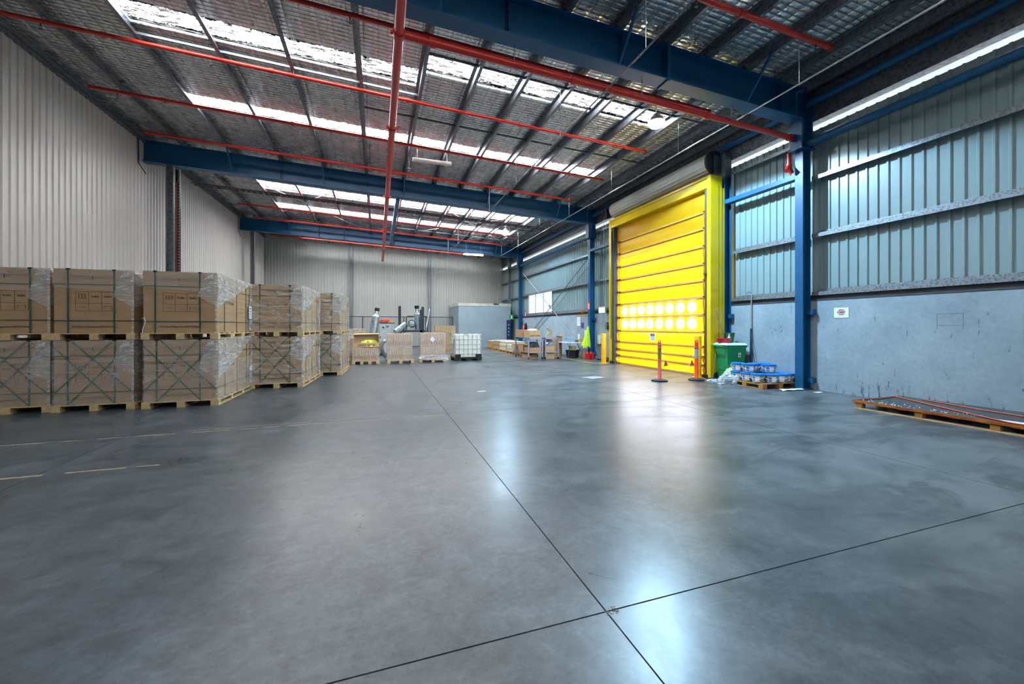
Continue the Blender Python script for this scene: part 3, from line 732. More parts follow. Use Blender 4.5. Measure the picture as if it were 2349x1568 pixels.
for (yy, xa, xb, r), lab in zip(BR, BL):
    zf = lambda x: 7.40 - 0.0425 * x
    p = thing('sprinkler_pipe', lab, 'pipe', (0, yy, 0), 0, 'red sprinkler branch pipes')
    MB().cyl((xa, 0, zf(xa)), (xb, 0, zf(xb)), r, n=14).obj('pipe', M['red'], p, smooth=True)
    x = xa + 0.6
    while x < xb:
        inst('sprinkler_head', sprinkler_head(), p, (x, 0, zf(x) - r)); x += 2.9
    x = xa + 1.6
    while x < xb - 0.3:
        MB().cyl((x - 0.04, 0, zf(x - 0.04)), (x + 0.04, 0, zf(x + 0.04)), r + 0.014, n=14).obj('coupling', M['red'], p, smooth=True); x += 3.1
    for x in PUR[1:-1:3]:
        if xa < x < xb: MB().cyl((x + 0.05, 0, zf(x)), (x + 0.05, 0, z_pur(x) + 0.05), 0.006, n=6).obj('hanger_rod', M['galv_dark'], p)
    if yy > 6 and xa < 0.335 < xb:
        MB().cyl((0.335, 0, 6.5), (0.335, 0, zf(0.335)), 0.035, n=10).obj('riser', M['red'], p, smooth=True)
    MB().cyl((xb - 0.02, 0, zf(xb)), (xb + 0.02, 0, zf(xb + 0.02)), r + 0.012, n=14).obj('end_cap', M['red'], p)
p = thing('header_pipe', 'thick red sprinkler main running down the middle of the roof', 'pipe', (0.335, 0, 6.44))
MB().cyl((0, 2.0, 0), (0, 31.3, 0), 0.082, n=18).obj('pipe', M['red'], p, smooth=True)
for yy in (7.0, 10.4, 15.9, 21.5, 27.0): MB().cyl((0, yy - 0.06, 0), (0, yy + 0.06, 0), 0.105, n=18).box(-0.14, 0.14, yy - 0.03, yy + 0.03, -0.02, 0.02).obj('coupling', M['red'], p, smooth=True)
MB().cyl((0, 31.3, 0), (0, 31.36, 0), 0.095, n=18).obj('end_cap', M['red'], p)
for yr in RAF_Y: MB().cyl((0.05, yr, 0), (0.05, yr, z_raf(0.335) - 6.44), 0.01, n=6).obj('hanger_rod', M['galv_dark'], p)
p = thing('feed_pipe', 'red sprinkler feed pipe slung below the nearest rafter to its column', 'pipe', (0, 7.02, 0))
zf = lambda x: z_raf(x) - 0.36
MB().cyl((0.335, 0, zf(0.335)), (9.50, 0, zf(9.5)), 0.062, n=16).obj('pipe', M['red'], p, smooth=True)
for x in (0.9, 3.6, 6.9, 9.42): MB().cyl((x - 0.05, 0, zf(x)), (x + 0.05, 0, zf(x)), 0.082, n=16).obj('coupling', M['red'], p, smooth=True)
for x in (2.4, 5.2, 7.6): MB().cyl((x, 0, zf(x)), (x, 0, z_raf(x)), 0.008, n=6).obj('hanger_rod', M['galv_dark'], p)
v = thing('drain_valve', 'red pipe elbow hanging beside the nearest blue column', 'valve', (9.52, 7.12, 5.4))
MB().cyl((0, 0, 0.02), (0, 0, 0.32), 0.04, n=14).obj('pipe', M['red'], v, smooth=True)
MB().cyl((0, 0, -0.03), (0, 0, 0.06), 0.062, n=14).cyl((-0.02, 0, 0.0), (-0.14, -0.06, -0.13), 0.05, 0.055, n=14).cyl((0.0, 0, 0.0), (0.10, 0, -0.14), 0.05, n=14).obj('elbow', M['red'], v, smooth=True)
# thin conduits
for x, z, ya, yb, lab, mt in ((7.9, 6.30, 2.5, 26.0, 'thin pale conduit hanging under the right side of the roof', M['steel']), (4.30, 6.20, 2.5, 27.2, 'thin dark conduit hanging under the middle of the roof', M['galv_dark'])):
    c_ = thing('conduit', lab, 'conduit', (x, 0, z))
    MB().cyl((0, ya, 0), (0, yb, 0), 0.016, n=8).obj('tube', mt, c_, smooth=True)
    yy = ya + 3.2
    while yy < yb:
        MB().cyl((0, yy, 0), (0, yy, z_pur(x) - z), 0.006, n=6).obj('hanger_rod', M['steel'], c_); yy += 3.35
# cable ladder across the far bay
l = thing('cable_ladder', 'dark cable ladder hung across the bay behind the middle rafter', 'cable ladder', (0, 19.7, 0))
zl = lambda x: 7.05 - 0.0425 * x
for s_ in (-0.15, 0.15): MB().bar((-7.2, s_, zl(-7.2)), (9.3, s_, zl(9.3)), 0.012, 0.05).obj('side_rail', M['galv_dark'], l)
mb = MB().bar((-0.1, -0.15, 0), (-0.1, 0.15, 0), 0.03, 0.015); rung = mb.mesh('rung', M['galv_dark'])
for k in range(74): x = -7.1 + k * 0.22; inst('rung', rung, l, (x + 0.1, 0, zl(x)))
for k in range(3):
    MB().tube([(-7.2 + i * 1.65, -0.08 + k * 0.07 + random.uniform(-.02, .02), zl(-7.2 + i * 1.65) + 0.03) for i in range(11)], 0.014, 6).obj('cable', M['black'], l)
for x in (-6.5, -3.45, -0.43, 2.22, 4.5, 6.7): MB().cyl((x, 0.15, zl(x)), (x, 0.15, z_pur(x)), 0.006, n=6).obj('hanger_rod', M['steel'], l)

# ================================================================ lamps
M['lampglass'] = emit('lit_flood_lamp', (0.78, 0.93, 1.0), 90.0)
for (x, y, z), lab, W_ in (((6.7, 8.46, 6.70), 'glaring white flood lamp hanging behind the nearest rafter', FLOOD), ((6.7, 21.2, 6.74), 'white flood lamp hanging over the far bay', FLOOD * 0.30)):
    l = thing('flood_lamp', lab, 'lamp', (x, y, z), 0, 'hanging flood lamps')
    MB().lathe([(0.06, 0.20), (0.10, 0.16), (0.17, 0.06), (0.21, 0.0), (0.21, -0.02), (0.20, -0.02)], 24).obj('housing', M['steel'], l, smooth=True)
    MB().lathe([(0.20, -0.022), (0.19, -0.07), (0.15, -0.12), (0.08, -0.15), (0.0, -0.16)], 24).obj('lens', M['lampglass'], l, smooth=True)
    MB().cyl((0, 0, 0.16), (0, 0, z_pur(x) - z), 0.008, n=6).obj('suspension_rod', M['steel'], l)
    ld = bpy.data.lights.new('flood_light', 'SPOT'); ld.energy = W_; ld.spot_size = math.radians(152); ld.spot_blend = 0.12; ld.shadow_soft_size = 0.10; ld.color = (0.44, 0.75, 1.0)
    lo = bpy.data.objects.new('flood_light', ld); col.objects.link(lo); lo.parent = l; lo.location = (0, 0, -0.20)
M['tubelit'] = emit('lit_diffuser', (1.0, 0.98, 0.92), 14.0)
M['tubeoff'] = simple('unlit_white_diffuser', (226, 226, 222), 0.35)
for (x, y, z), L, mt, lab in (((1.75, 13.75, 7.12), 1.3, M['tubeoff'], 'unlit white batten light hanging below the second skylight strip'), ((6.15, 26.6, 6.42), 1.35, M['tubelit'], 'lit white batten light in front of the farthest rafter')):
    l = thing('batten_light', lab, 'lamp', (x, y, z))
    MB().box(-L/2, L/2, -0.05, 0.05, 0.0, 0.035).obj('body', M['white'], l)
    mb = MB(); mb.prism([(-0.075, 0.0), (-0.07, -0.05), (-0.03, -0.075), (0.03, -0.075), (0.07, -0.05), (0.075, 0.0)], 'x', -L/2, L/2).obj('diffuser', mt, l)
    for s_ in (-0.5, 0.5): MB().cyl((s_, 0, 0.03), (s_, 0, z_pur(x) - z), 0.005, n=6).obj('suspension_rod', M['steel'], l)
s_ = thing('ceiling_speaker', 'small round black detector hanging below the roof next to the unlit batten', 'detector', (1.02, 14.3, 6.95))
MB().lathe([(0.02, 0.08), (0.09, 0.03), (0.10, 0.0), (0.05, -0.02)], 18).obj('body', M['black'], s_, smooth=True)
MB().cyl((0, 0, 0.08), (0, 0, 0.42), 0.008, n=6).obj('stem', M['black'], s_)
MB().cyl((0, 0, -0.018), (0, 0, -0.024), 0.045, n=14).obj('lens', M['white'], s_)

# ================================================================ pallets of tall cartons on the left
def pallet_meshes(W, D, H, wood, nb=(3, 4)):
    out = []
    bw = 0.12
    for i in range(nb[0]):
        for j in range(nb[1]):
            x = -W/2 + bw/2 + (W - bw) * i / (nb[0]-1); y = bw/2 + (D - bw) * j / (nb[1]-1)
            out.append(('block', (x, y)))
    return out
_pal = {}
def pallet(label, W, D, H, loc, rz, group, wood='wood', nb=(3, 4), name='pallet'):
    p = thing(name, label, 'pallet', loc, rz, group)
    key = (W, D, H, wood, nb)
    if key not in _pal:
        bw = 0.13
        bl = MB().box(-bw/2, bw/2, -bw/2, bw/2, 0.015, H - 0.035).mesh('block', M[wood])
        run = MB().box(-bw/2, bw/2, 0, D, 0, 0.015).mesh('runner', M[wood])
        brd = MB().box(-W/2, W/2, -0.055, 0.055, H - 0.018, H).mesh('deck_board', M[wood])
        stg = MB().box(-bw/2, bw/2, 0, D, H - 0.035, H - 0.018).mesh('stringer_board', M[wood])
        _pal[key] = (bl, run, brd, stg, bw)
    bl, run, brd, stg, bw = _pal[key]
    for i in range(nb[0]):
        x = -W/2 + bw/2 + (W - bw) * i / (nb[0]-1)
        inst('runner', run, p, (x, 0, 0)); inst('stringer_board', stg, p, (x, 0, 0))
        for j in range(nb[1]):
            y = bw/2 + (D - bw) * j / (nb[1]-1)
            inst('block', bl, p, (x, y, 0))
    n = max(5, int(D / 0.28))
    for j in range(n): inst('deck_board', brd, p, (0, 0.055 + (D - 0.11) * j / (n-1), 0))
    return p
CW, CD, CH = 1.13, 2.18, 1.13
M['film_light'] = mat_film('light_stretch_film', 0.13, 0.42, 2.6)
def wrinkle(mb, p00, p10, p11, p01, nrm, amp, nu, nv, seed):
    rnd = random.Random(seed); ph = [rnd.uniform(0, 6.28) for _ in range(6)]; fr = [rnd.uniform(4, 19) for _ in range(6)]
    p00, p10, p11, p01, nrm = map(Vector, (p00, p10, p11, p01, nrm))
    def fn(u, v):
        b = p00 * (1-u) * (1-v) + p10 * u * (1-v) + p11 * u * v + p01 * (1-u) * v
        a = sum(math.sin(fr[i] * (u if i % 2 else v) + 2.3 * math.sin(fr[(i+1) % 6] * (v if i % 2 else u) * 0.5) + ph[i]) for i in range(6)) / 6
        return tuple(b + nrm * (amp * (1 + a)))
    return mb.grid(fn, nu, nv)
STRX = (-0.37, 0.30)
def carton(label, loc, rz, lower, seed, wrap=1.0, side_print=True, marker=True):
    c_ = thing('carton', label, 'carton', loc, rz, 'tall cartons stacked on pallets')
    W, D, H = CW, CD, CH
    rnd = random.Random(seed)
    MB().box(-W/2, W/2, 0.03, D, 0, H).obj('body', M['card'], c_)
    lid = MB().box(-W/2 - 0.006, W/2 + 0.006, 0.022, D + 0.006, H - 0.11, H + 0.004).obj('lid', M['card'], c_)
    f = 0.02
    for x in STRX:
        x += rnd.uniform(-0.015, 0.015)
        s_ = MB().box(x - 0.011, x + 0.011, f - 0.012, f - 0.006, -0.02, H + 0.01).box(x - 0.011, x + 0.011, f - 0.012, D, H + 0.005, H + 0.010).obj('strap', M['strap'], c_)
        MB().box(x - 0.025, x + 0.025, f - 0.018, f + 0.03, H - 0.012, H + 0.014).obj('edge_clip', M['black'], s_)
    M.setdefault('strap_thin', simple('dark_strap', (62, 72, 60), 0.4))
    for z in (0.22, 0.86):
        dz = rnd.uniform(-0.01, 0.01)
        MB().box(-W/2 - 0.009, W/2 + 0.009, f - 0.004, f, z + dz - 0.007, z + dz + 0.007).box(W/2 + 0.006, W/2 + 0.009, f, D, z + dz - 0.007, z + dz + 0.007).obj('strap', M['strap_thin'], c_)
    for y in (0.42, 1.15, 1.8):
        MB().box(W/2 + 0.007, W/2 + 0.011, y - 0.009, y + 0.009, -0.02, H + 0.008).obj('strap', M['strap_thin'], c_)
    if lower:
        L, R_ = STRX
        for (xa, za), (xb, zb) in (((L + 0.05, H), (W/2, 0.18)), ((R_ - 0.03, H), (-W/2, 0.2)), ((-W/2, H - 0.1), (R_, 0.0)), ((W/2, H - 0.02), (L, 0.0))):
            MB().bar((xa, f - 0.009, za), (xb, f - 0.009, zb), 0.003, 0.020, (0, 0, 1)).obj('diagonal_strap', M['strap'], c_)
    # printed panel with a row of drawings and hand-like lettering
    pr = MB(); y = 0.024
    x0, x1, z0, z1 = -0.27, 0.28, 0.40, 0.74
    t = 0.0022
    for z in (z0, 0.53, z1): pr.box(x0, x1, y, y + 0.006, z - t, z + t)
    for x in (x0, -0.085, 0.10, x1): pr.box(x - t, x + t, y, y + 0.006, z0, z1)
    for zz in (0.98, 1.0): pr.box(-0.3, 0.28, y, y + 0.006, zz - t, zz + t)
    for xx in (0.14, 0.24): pr.box(xx - t, xx + t, y, y + 0.006, 0.43, 0.49)
    pr.box(0.14, 0.24, y, y + 0.006, 0.488, 0.492).box(-0.22, -0.13, y, y + 0.006, 0.45, 0.454).box(-0.22, -0.13, y, y + 0.006, 0.47, 0.474)
    pr.obj('printed_panel', M['print_faint'], c_)
    d = MB()
    for xx in (-0.225, -0.18, -0.13): d.box(xx - 0.002, xx + 0.002, y, y + 0.006, 0.62, 0.695)
    for zz in (0.62, 0.658, 0.695): d.box(-0.225, -0.13, y, y + 0.006, zz - 0.002, zz + 0.002)
    d.box(-0.03 - 0.004, -0.03 + 0.004, y, y + 0.006, 0.95, 1.03)
    d.obj('printed_drawing', M['print'], c_)
    for xx in (0.005, 0.19):
        text('lcabs', 0.056, M['print'], c_, (xx, y, 0.655), '-y', 'printed_word')
    text('Packing Configuration:36PCS/Carton', 0.042, M['print_faint'] if rnd.random() < 0.3 else M['print'], c_, (0.0, y, 0.115), '-y', 'printed_line')
    if side_print:
        xs = W/2 + 0.0005
        text('Solar PV Module', 0.11, M['print'], c_, (xs, 0.62, 0.60), '+x', 'printed_word')
        q = MB()
        for zz in (0.5, 0.42, 0.9): q.box(W/2 - 0.004, W/2 + 0.001, 1.25, 1.7, zz, zz + 0.008)
        for yy in (1.25, 1.475, 1.7): q.box(W/2 - 0.004, W/2 + 0.001, yy, yy + 0.006, 0.42, 0.62)
        q.obj('printed_panel', M['print_faint'], c_)
    # stretch film
    fb = MB()
    zt = H + 0.012; zl = H - rnd.uniform(0.30, 0.44)
    fy = 0.012
    wrinkle(fb, (-W/2 - 0.01, fy, zl + 0.05), (W/2 + 0.012, fy, zl - 0.03), (W/2 + 0.012, fy, zt), (-W/2 - 0.01, fy, zt), (0, -1, 0), 0.004, 26, 8, seed)
    fb.obj('stretch_film', M['film_light'] if wrap < 0.8 else M['film'], c_, smooth=True)
    fb = MB()
    wrinkle(fb, (W/2 - 0.30, fy - 0.004, zl - 0.10), (W/2 + 0.014, fy - 0.004, zl - 0.30), (W/2 + 0.014, fy - 0.004, zt + 0.004), (W/2 - 0.14, fy - 0.004, zt + 0.004), (0, -1, 0), 0.008, 14, 12, seed + 5)
    wrinkle(fb, (W/2 + 0.016, fy, zl - 0.30), (W/2 + 0.016, 0.9, zl - 0.05), (W/2 + 0.016, D + 0.02, zt), (W/2 + 0.016, fy, zt + 0.004), (1, 0, 0), 0.008, 18, 10, seed + 6)
    wrinkle(fb, (W/2 + 0.020, D - 0.25, 0.05), (W/2 + 0.020, D + 0.02, 0.0), (W/2 + 0.020, D + 0.02, zt), (W/2 + 0.020, D - 0.12, zt), (1, 0, 0), 0.010, 8, 18, seed + 7)
    fb.obj('stretch_film', M['film_strong'], c_, smooth=True)
    if lower or wrap > 0.9:
        fb = MB()
        wrinkle(fb, (-W/2 - 0.012, fy - 0.002, -0.02), (W/2 + 0.016, fy - 0.002, -0.02), (W/2 + 0.016, fy - 0.002, zl), (-W/2 - 0.012, fy - 0.002, zl), (0, -1, 0), 0.006, 22, 14, seed + 8)
        wrinkle(fb, (W/2 + 0.017, fy, -0.02), (W/2 + 0.017, D + 0.02, -0.02), (W/2 + 0.017, D + 0.02, zl), (W/2 + 0.017, fy, zl), (1, 0, 0), 0.006, 22, 14, seed + 9)
        fb.obj('stretch_film', M['film'] if wrap > 0.9 else M['film_light'], c_, smooth=True)
    fb = MB()
    wrinkle(fb, (W/2 - 0.02, fy - 0.008, -0.02), (W/2 + 0.02, fy - 0.008, -0.02), (W/2 + 0.02, fy - 0.008, zt), (W/2 - 0.02, fy - 0.008, zt), (0, -1, 0), 0.008, 4, 22, seed + 3)
    fb.obj('film_edge', M['film_strong'], c_, smooth=True)
    if wrap > 0.9:
        fb = MB()
        wrinkle(fb, (-W/2 - 0.01, fy, zt), (W/2 + 0.01, fy, zt), (W/2 + 0.01, D, zt), (-W/2 - 0.01, D, zt), (0, 0, 1), 0.012, 20, 20, seed + 11)
        fb.obj('stretch_film', M['film_strong'], c_, smooth=True)
    return c_
PH = 0.12
ST = [((-6.03, 9.22), 0.0, 'at the left edge of the photo', 0.6), ((-4.80, 9.12), math.radians(-1.5), 'second from the left', 0.6), ((-3.48, 9.02), 0.0, 'in the middle of the row', 0.75),
      ((-2.36, 11.12), math.radians(-3), 'set back fourth in the row', 1.0), ((-1.66, 13.42), math.radians(-2), 'farthest back in the row', 1.0)]
for k, ((x, y), rz, where, wr) in enumerate(ST):
    pallet('timber pallet on the floor under the carton stack %s' % where, 1.19, 2.24, PH, (x, y, 0), rz, 'pallets under the tall cartons')
    carton('strapped lower carton with crossed green straps, %s' % where, (x, y, PH), rz, True, 10 + k * 20, wr)
    dx = (0.0, 0.0, -0.01, 0.0, 0.0)[k]
    pallet('timber pallet between the two cartons of the stack %s' % where, 1.19, 2.24, PH, (x + dx, y, PH + CH + 0.016), rz, 'pallets under the tall cartons')
    u = carton('wrapped upper carton with upright green straps, %s' % where, (x + dx, y, 2 * PH + CH + 0.016), rz, False, 17 + k * 20, wr)
    if k == 2:
        MB().box(CW/2 + 0.03, CW/2 + 0.034, 1.92, 2.14, 0.30, 0.60).obj('paper_label', M['paper'], u)
        for j in range(3): MB().box(CW/2 + 0.034, CW/2 + 0.036, 1.96, 2.10 - 0.03 * j, 0.53 - j * 0.06, 0.545 - j * 0.06).obj('printed_line', M['print'], u)
        MB().tube([(-CW/2 - 0.01, 0.0, 0.26), (-CW/2 + 0.03, -0.01, 0.28), (-CW/2 + 0.05, -0.015, 0.2), (-CW/2 + 0.01, -0.01, 0.08), (-CW/2, 0.0, 0.0)], 0.006, 6).obj('film_tail', M['paper'], u)

# ================================================================ pallets of small boxes in the far middle
M['stripe'] = None
def mat_boxes():
    m, nt, out = nodes('small_printed_boxes')
    v = coord(nt)
    c = ramp(nt, noise(nt, coord(nt, False, (18, 18, 0.8)), 1.0, 2), [(0.35, sh(178, 150, 122)), (0.55, sh(206, 180, 150)), (0.68, sh(188, 130, 108))])
    principled(nt, out, c, 0.65); return m
M['boxes'] = mat_boxes()
def small_stack(root, x0, x1, y0, y1, z0, rows, nx, seed, mat=None):
    rnd = random.Random(seed); w = (x1 - x0) / nx
    for r, (za, zb) in enumerate(rows):
        for i in range(nx):
            e = 0.004; j = rnd.uniform(-0.004, 0.004)
            b = MB().box(x0 + i * w + e, x0 + (i + 1) * w - e, y0 + j, y1, za, zb - 0.004).obj('box', mat or M['boxes'], root)
            MB().box(x0 + i * w + w * 0.4, x0 + i * w + w * 0.6, y0 + j - 0.002, y0 + j, za + (zb - za) * 0.12, za + (zb - za) * 0.40).obj('printed_mark', M['print'], b)
def film_box(root, x0, x1, y0, y1, z0, z1, mat, seed, top=True):
    fb = MB()
    wrinkle(fb, (x0, y0, z0), (x1, y0, z0), (x1, y0, z1), (x0, y0, z1), (0, -1, 0), 0.006, 14, 12, seed)
    wrinkle(fb, (x1, y0, z0), (x1, y1, z0), (x1, y1, z1), (x1, y0, z1), (1, 0, 0), 0.006, 12, 12, seed + 1)
    wrinkle(fb, (x0, y1, z0), (x0, y0, z0), (x0, y0, z1), (x0, y1, z1), (-1, 0, 0), 0.006, 12, 12, seed + 2)
    if top: wrinkle(fb, (x0, y0, z1), (x1, y0, z1), (x1, y1, z1), (x0, y1, z1), (0, 0, 1), 0.006, 12, 12, seed + 3)
    fb.obj('stretch_film', mat, root, smooth=True)
# first: half-height stack with an open carton of yellow film on top
pallet('timber pallet under the half stack with yellow wrap', 1.05, 1.1, 0.13, (-0.46, 17.12, 0), 0, 'pallets of small boxes', nb=(4, 3))
s_ = thing('box_stack', 'low wrapped stack of small boxes with an open carton on it', 'boxes', (-0.46, 17.15, 0.13), 0, 'stacks of small boxes')
small_stack(s_, -0.5, 0.5, 0, 1.0, 0, [(0, 0.52)], 12, 3); film_box(s_, -0.51, 0.51, -0.01, 1.02, 0.0, 0.53, M['film'], 31)
o = thing('open_carton', 'open cardboard carton holding crumpled yellow film', 'carton', (-0.46, 17.3, 0.67))
MB().box(-0.5, 0.5, 0.75, 0.77, 0, 0.54).obj('back_panel', M['card_pale'], o)
MB().box(-0.5, -0.485, 0.0, 0.75, 0, 0.40).obj('side_panel', M['card_pale'], o)
MB().box(0.485, 0.5, 0.0, 0.75, 0, 0.50).obj('side_panel', M['card_pale'], o)
MB().box(-0.485, 0.485, 0.0, 0.015, 0, 0.17).obj('front_panel', M['card_pale'], o)
MB().add([(-0.5, 0.55, 0.50), (0.5, 0.55, 0.52), (0.5, 0.80, 0.555), (-0.5, 0.80, 0.545)], [(0, 1, 2, 3)]).obj('flap', M['card_pale'], o)
text('GREAT WRAP', 0.11, M['print'], o, (0.02, -0.001, 0.075), '-y', 'lettering', bold=0.002)
def crumple(name, mat, root, c, sx, sy, sz, seed, n=18, loc=None):
    rnd = random.Random(seed); ph = [rnd.uniform(0, 6.3) for _ in range(8)]
    mb = MB()
    def fn(u, v):
        th = 2 * math.pi * u; t = v * math.pi / 2
        r = math.cos(t) ** 0.6 if t < math.pi / 2 - 1e-6 else 0.0
        k = 1 + 0.22 * math.sin(5 * th + ph[0]) * math.cos(t) + 0.16 * math.sin(9 * th + ph[1] + 4 * v) + rnd.uniform(-0.10, 0.10) * math.cos(t)
        return (c[0] + sx * r * k * math.cos(th), c[1] + sy * r * k * math.sin(th), c[2] + max(0.0, sz * math.sin(t) * (1 + 0.25 * math.sin(4 * th + ph[2]) * math.cos(t) + rnd.uniform(-0.12, 0.12))))
    mb.grid(fn, n * 2, n)
    return mb.obj(name, mat, root) if loc is None else mb.obj(name, mat, root, loc)
M['yfilm'] = simple('yellow_green_film', (222, 232, 96), 0.35, 0, 0.2, 9.0)
crumple('film_wad', M['yfilm'], o, (0.1, 0.3, 0.0), 0.33, 0.25, 0.26, 4)
s_ = thing('wrapped_load', 'tall wrapped carton load behind the half stack with yellow wrap', 'boxes', (-0.86, 18.6, 0), 0)
MB().box(-0.5, 0.3, 0, 0.9, 0.13, 1.40).obj('body', M['card'], s_); film_box(s_, -0.51, 0.31, -0.01, 0.91, 0.13, 1.41, M['film_strong'], 61)
MB().box(-0.5, 0.3, 0, 0.9, 0.0, 0.13).obj('base', M['wood'], s_)
# second and third full stacks
pallet('timber pallet under the full box stack beside the gap with ducting', 1.06, 1.1, 0.13, (0.89, 17.03, 0), 0, 'pallets of small boxes')
s_ = thing('box_stack', 'full height stack of small printed boxes beside the gap with ducting', 'boxes', (0.86, 17.08, 0.13), 0, 'stacks of small boxes')
small_stack(s_, -0.5, 0.5, 0, 1.0, 0, [(0, 0.53), (0.535, 1.08)], 11, 5)
MB().box(-0.51, 0.51, -0.012, -0.008, 0.52, 0.545).obj('film_band', M['film_strong'], s_); film_box(s_, -0.51, 0.51, -0.015, 1.02, 0.0, 1.10, M['film_light'], 41)
pallet('timber pallet under the box stack with the white diamond label', 1.12, 1.1, 0.13, (2.22, 17.18, 0), math.radians(-3), 'pallets of small boxes')
s_ = thing('box_stack', 'full height stack of small boxes with a white diamond label', 'boxes', (2.22, 17.22, 0.13), math.radians(-3), 'stacks of small boxes')
small_stack(s_, -0.52, 0.52, 0, 1.0, 0, [(0, 0.54), (0.545, 1.10)], 10, 6); film_box(s_, -0.53, 0.53, -0.015, 1.02, 0.0, 1.115, M['film_light'], 51)
MB().add([(-0.13, -0.03, 0.82), (0.0, -0.03, 0.70), (0.09, -0.03, 0.84), (-0.04, -0.03, 0.96)], [(0, 1, 2, 3)]).obj('paper_label', M['paper'], s_)
fb = MB(); wrinkle(fb, (-0.6, -0.05, 0.0), (0.66, -0.05, -0.10), (0.62, -0.03, 0.16), (-0.53, -0.02, 0.2), (0, -1, 0.2), 0.02, 20, 8, 77); fb.obj('loose_film', M['film_strong'], s_, smooth=True)

# white caged tank
t = thing('ibc_tank', 'white liquid tank in a galvanised cage on a black base', 'tank', (3.80, 17.45, 0))
M['tank'] = simple('white_tank_plastic', (232, 236, 226), 0.4, 0, 0.05)
mb = MB(); pts = []
for k in range(24):
    a = 2 * math.pi * k / 24; cx = 0.52 if math.cos(a) > 0 else -0.52; cyy = 0.92 if math.sin(a) > 0 else 0.08
    pts.append((cx + 0.06 * math.cos(a), cyy + 0.06 * math.sin(a)))
mb.prism(pts, 'z', 0.16, 1.13); mb.obj('tank_body', M['tank'], t, smooth=True)
MB().lathe([(0.11, 1.13), (0.11, 1.17), (0.09, 1.18)], 18, (0, 0.5, 0)).obj('filler_cap', M['black'], t)
for i in range(7):
    x = -0.60 + i * 0.2
    for y in (-0.02, 1.02): MB().cyl((x, y, 0.13), (x, y, 1.17), 0.009, n=6).obj('cage_bar', M['steel'], t)
for i in range(6):
    y = -0.02 + i * 0.208
    for x in (-0.61, 0.61): MB().cyl((x, y, 0.13), (x, y, 1.17), 0.009, n=6).obj('cage_bar', M['steel'], t)
for z in (0.30, 0.52, 0.72, 0.94, 1.16):
    for y in (-0.02, 1.02): MB().cyl((-0.61, y, z), (0.61, y, z), 0.010, n=6).obj('cage_rail', M['steel'], t)
    for x in (-0.61, 0.61): MB().cyl((x, -0.02, z), (x, 1.02, z), 0.010, n=6).obj('cage_rail', M['steel'], t)
for x in (-0.30, 0.30): MB().cyl((x, -0.02, 1.17), (x, 1.02, 1.17), 0.012, n=6).obj('top_rail', M['steel'], t)
for x in (-0.47, 0.47): MB().box(x - 0.13, x + 0.13, -0.03, -0.01, 0.15, 0.28).obj('corner_guard', M['black'], t)
MB().box(-0.62, 0.62, -0.03, 1.03, 0.08, 0.15).obj('base_frame', M['black'], t)
for x in (-0.5, 0.0, 0.5):
    for y in (0.08, 0.92): MB().box(x - 0.11, x + 0.11, y - 0.1, y + 0.1, 0.0, 0.08).obj('base_foot', M['black'], t)
MB().box(-0.63, -0.61, 0.25, 0.55, 0.75, 1.0).obj('side_label', M['paper'], t)

# ================================================================ far end: fence, machine corner, concrete room
f = thing('mesh_fence', 'black chain mesh fence in front of the end wall', 'fence', (0, 29.4, 0))
M['fence'] = simple('black_fence_steel', (34, 36, 40), 0.5)
for z in (2.2, 0.08): MB().cyl((-7.4, 0, z), (5.25, 0, z), 0.024, n=8).obj('rail', M['fence'], f)
for x in (-7.3, -5.2, -3.1, -1.0, 1.75, 3.25, 5.22): MB().cyl((x, 0, 0), (x, 0, 2.22), 0.03, n=8).obj('post', M['fence'], f)
mb = MB(); H_ = 2.1; stp = 0.11; x = -7.4 - H_
while x < 5.25:
    for sg in (1, -1):
        xa, xb, za, zb = (x, x + H_, 0.08, 2.18) if sg == 1 else (x + H_, x, 0.08, 2.18)
        pa, pb = Vector((xa, 0, za)), Vector((xb, 0, zb))
        lo, hi = -7.4, 5.25
        def clip(p, q):
            for lim, s_ in ((lo, 1), (hi, -1)):
                if (p.x - lim) * s_ < 0 and (q.x - lim) * s_ < 0: return None
                if (p.x - lim) * s_ < 0: p = p + (q - p) * ((lim - p.x) / (q.x - p.x))
                elif (q.x - lim) * s_ < 0: q = q + (p - q) * ((lim - q.x) / (p.x - q.x))
            return p, q
        r = clip(pa, pb)
        if r and (r[0] - r[1]).length > 0.02: mb.bar(r[0], r[1], 0.006, 0.006, (0, 1, 0))
    x += stp
o = mb.obj('mesh_infill', M['fence'], f); o['kind'] = 'stuff'
# compressor cabinet
M['cab'] = simple('pale_grey_cabinet', (196, 204, 208), 0.4)
c_ = thing('machine_cabinet', 'pale grey machine cabinet with a small display panel behind the box stacks', 'cabinet', (0.46, 22.0, 0))
MB().box(-0.37, 0.37, 0, 0.8, 0.12, 1.66).obj('body', M['cab'], c_)
MB().box(-0.36, 0.36, -0.012, 0, 0.9, 1.62).obj('door', M['cab'], c_)
MB().box(-0.36, 0.36, -0.012, 0, 0.16, 0.86).obj('door', M['cab'], c_)
MB().box(-0.07, 0.09, -0.02, -0.012, 1.46, 1.56).obj('display', simple('grey_display', (120, 138, 146), 0.3), c_)
MB().box(-0.25, -0.15, -0.018, -0.012, 1.42, 1.50).obj('label', M['black'], c_)
MB().box(-0.36, -0.32, -0.018, -0.012, 0.9, 1.0).obj('label', M['black'], c_)
MB().box(-0.38, 0.38, -0.01, 0.81, 1.66, 1.70).obj('top_cover', M['gunmetal'], c_)
for x in (-0.3, 0.3): MB().box(x - 0.05, x + 0.05, 0.02, 0.75, 0, 0.12).obj('foot', M['black'], c_)
o = thing('orange_hose', 'coiled orange hose lying on top of the machine cabinet', 'hose', (0.42, 22.2, 1.70))
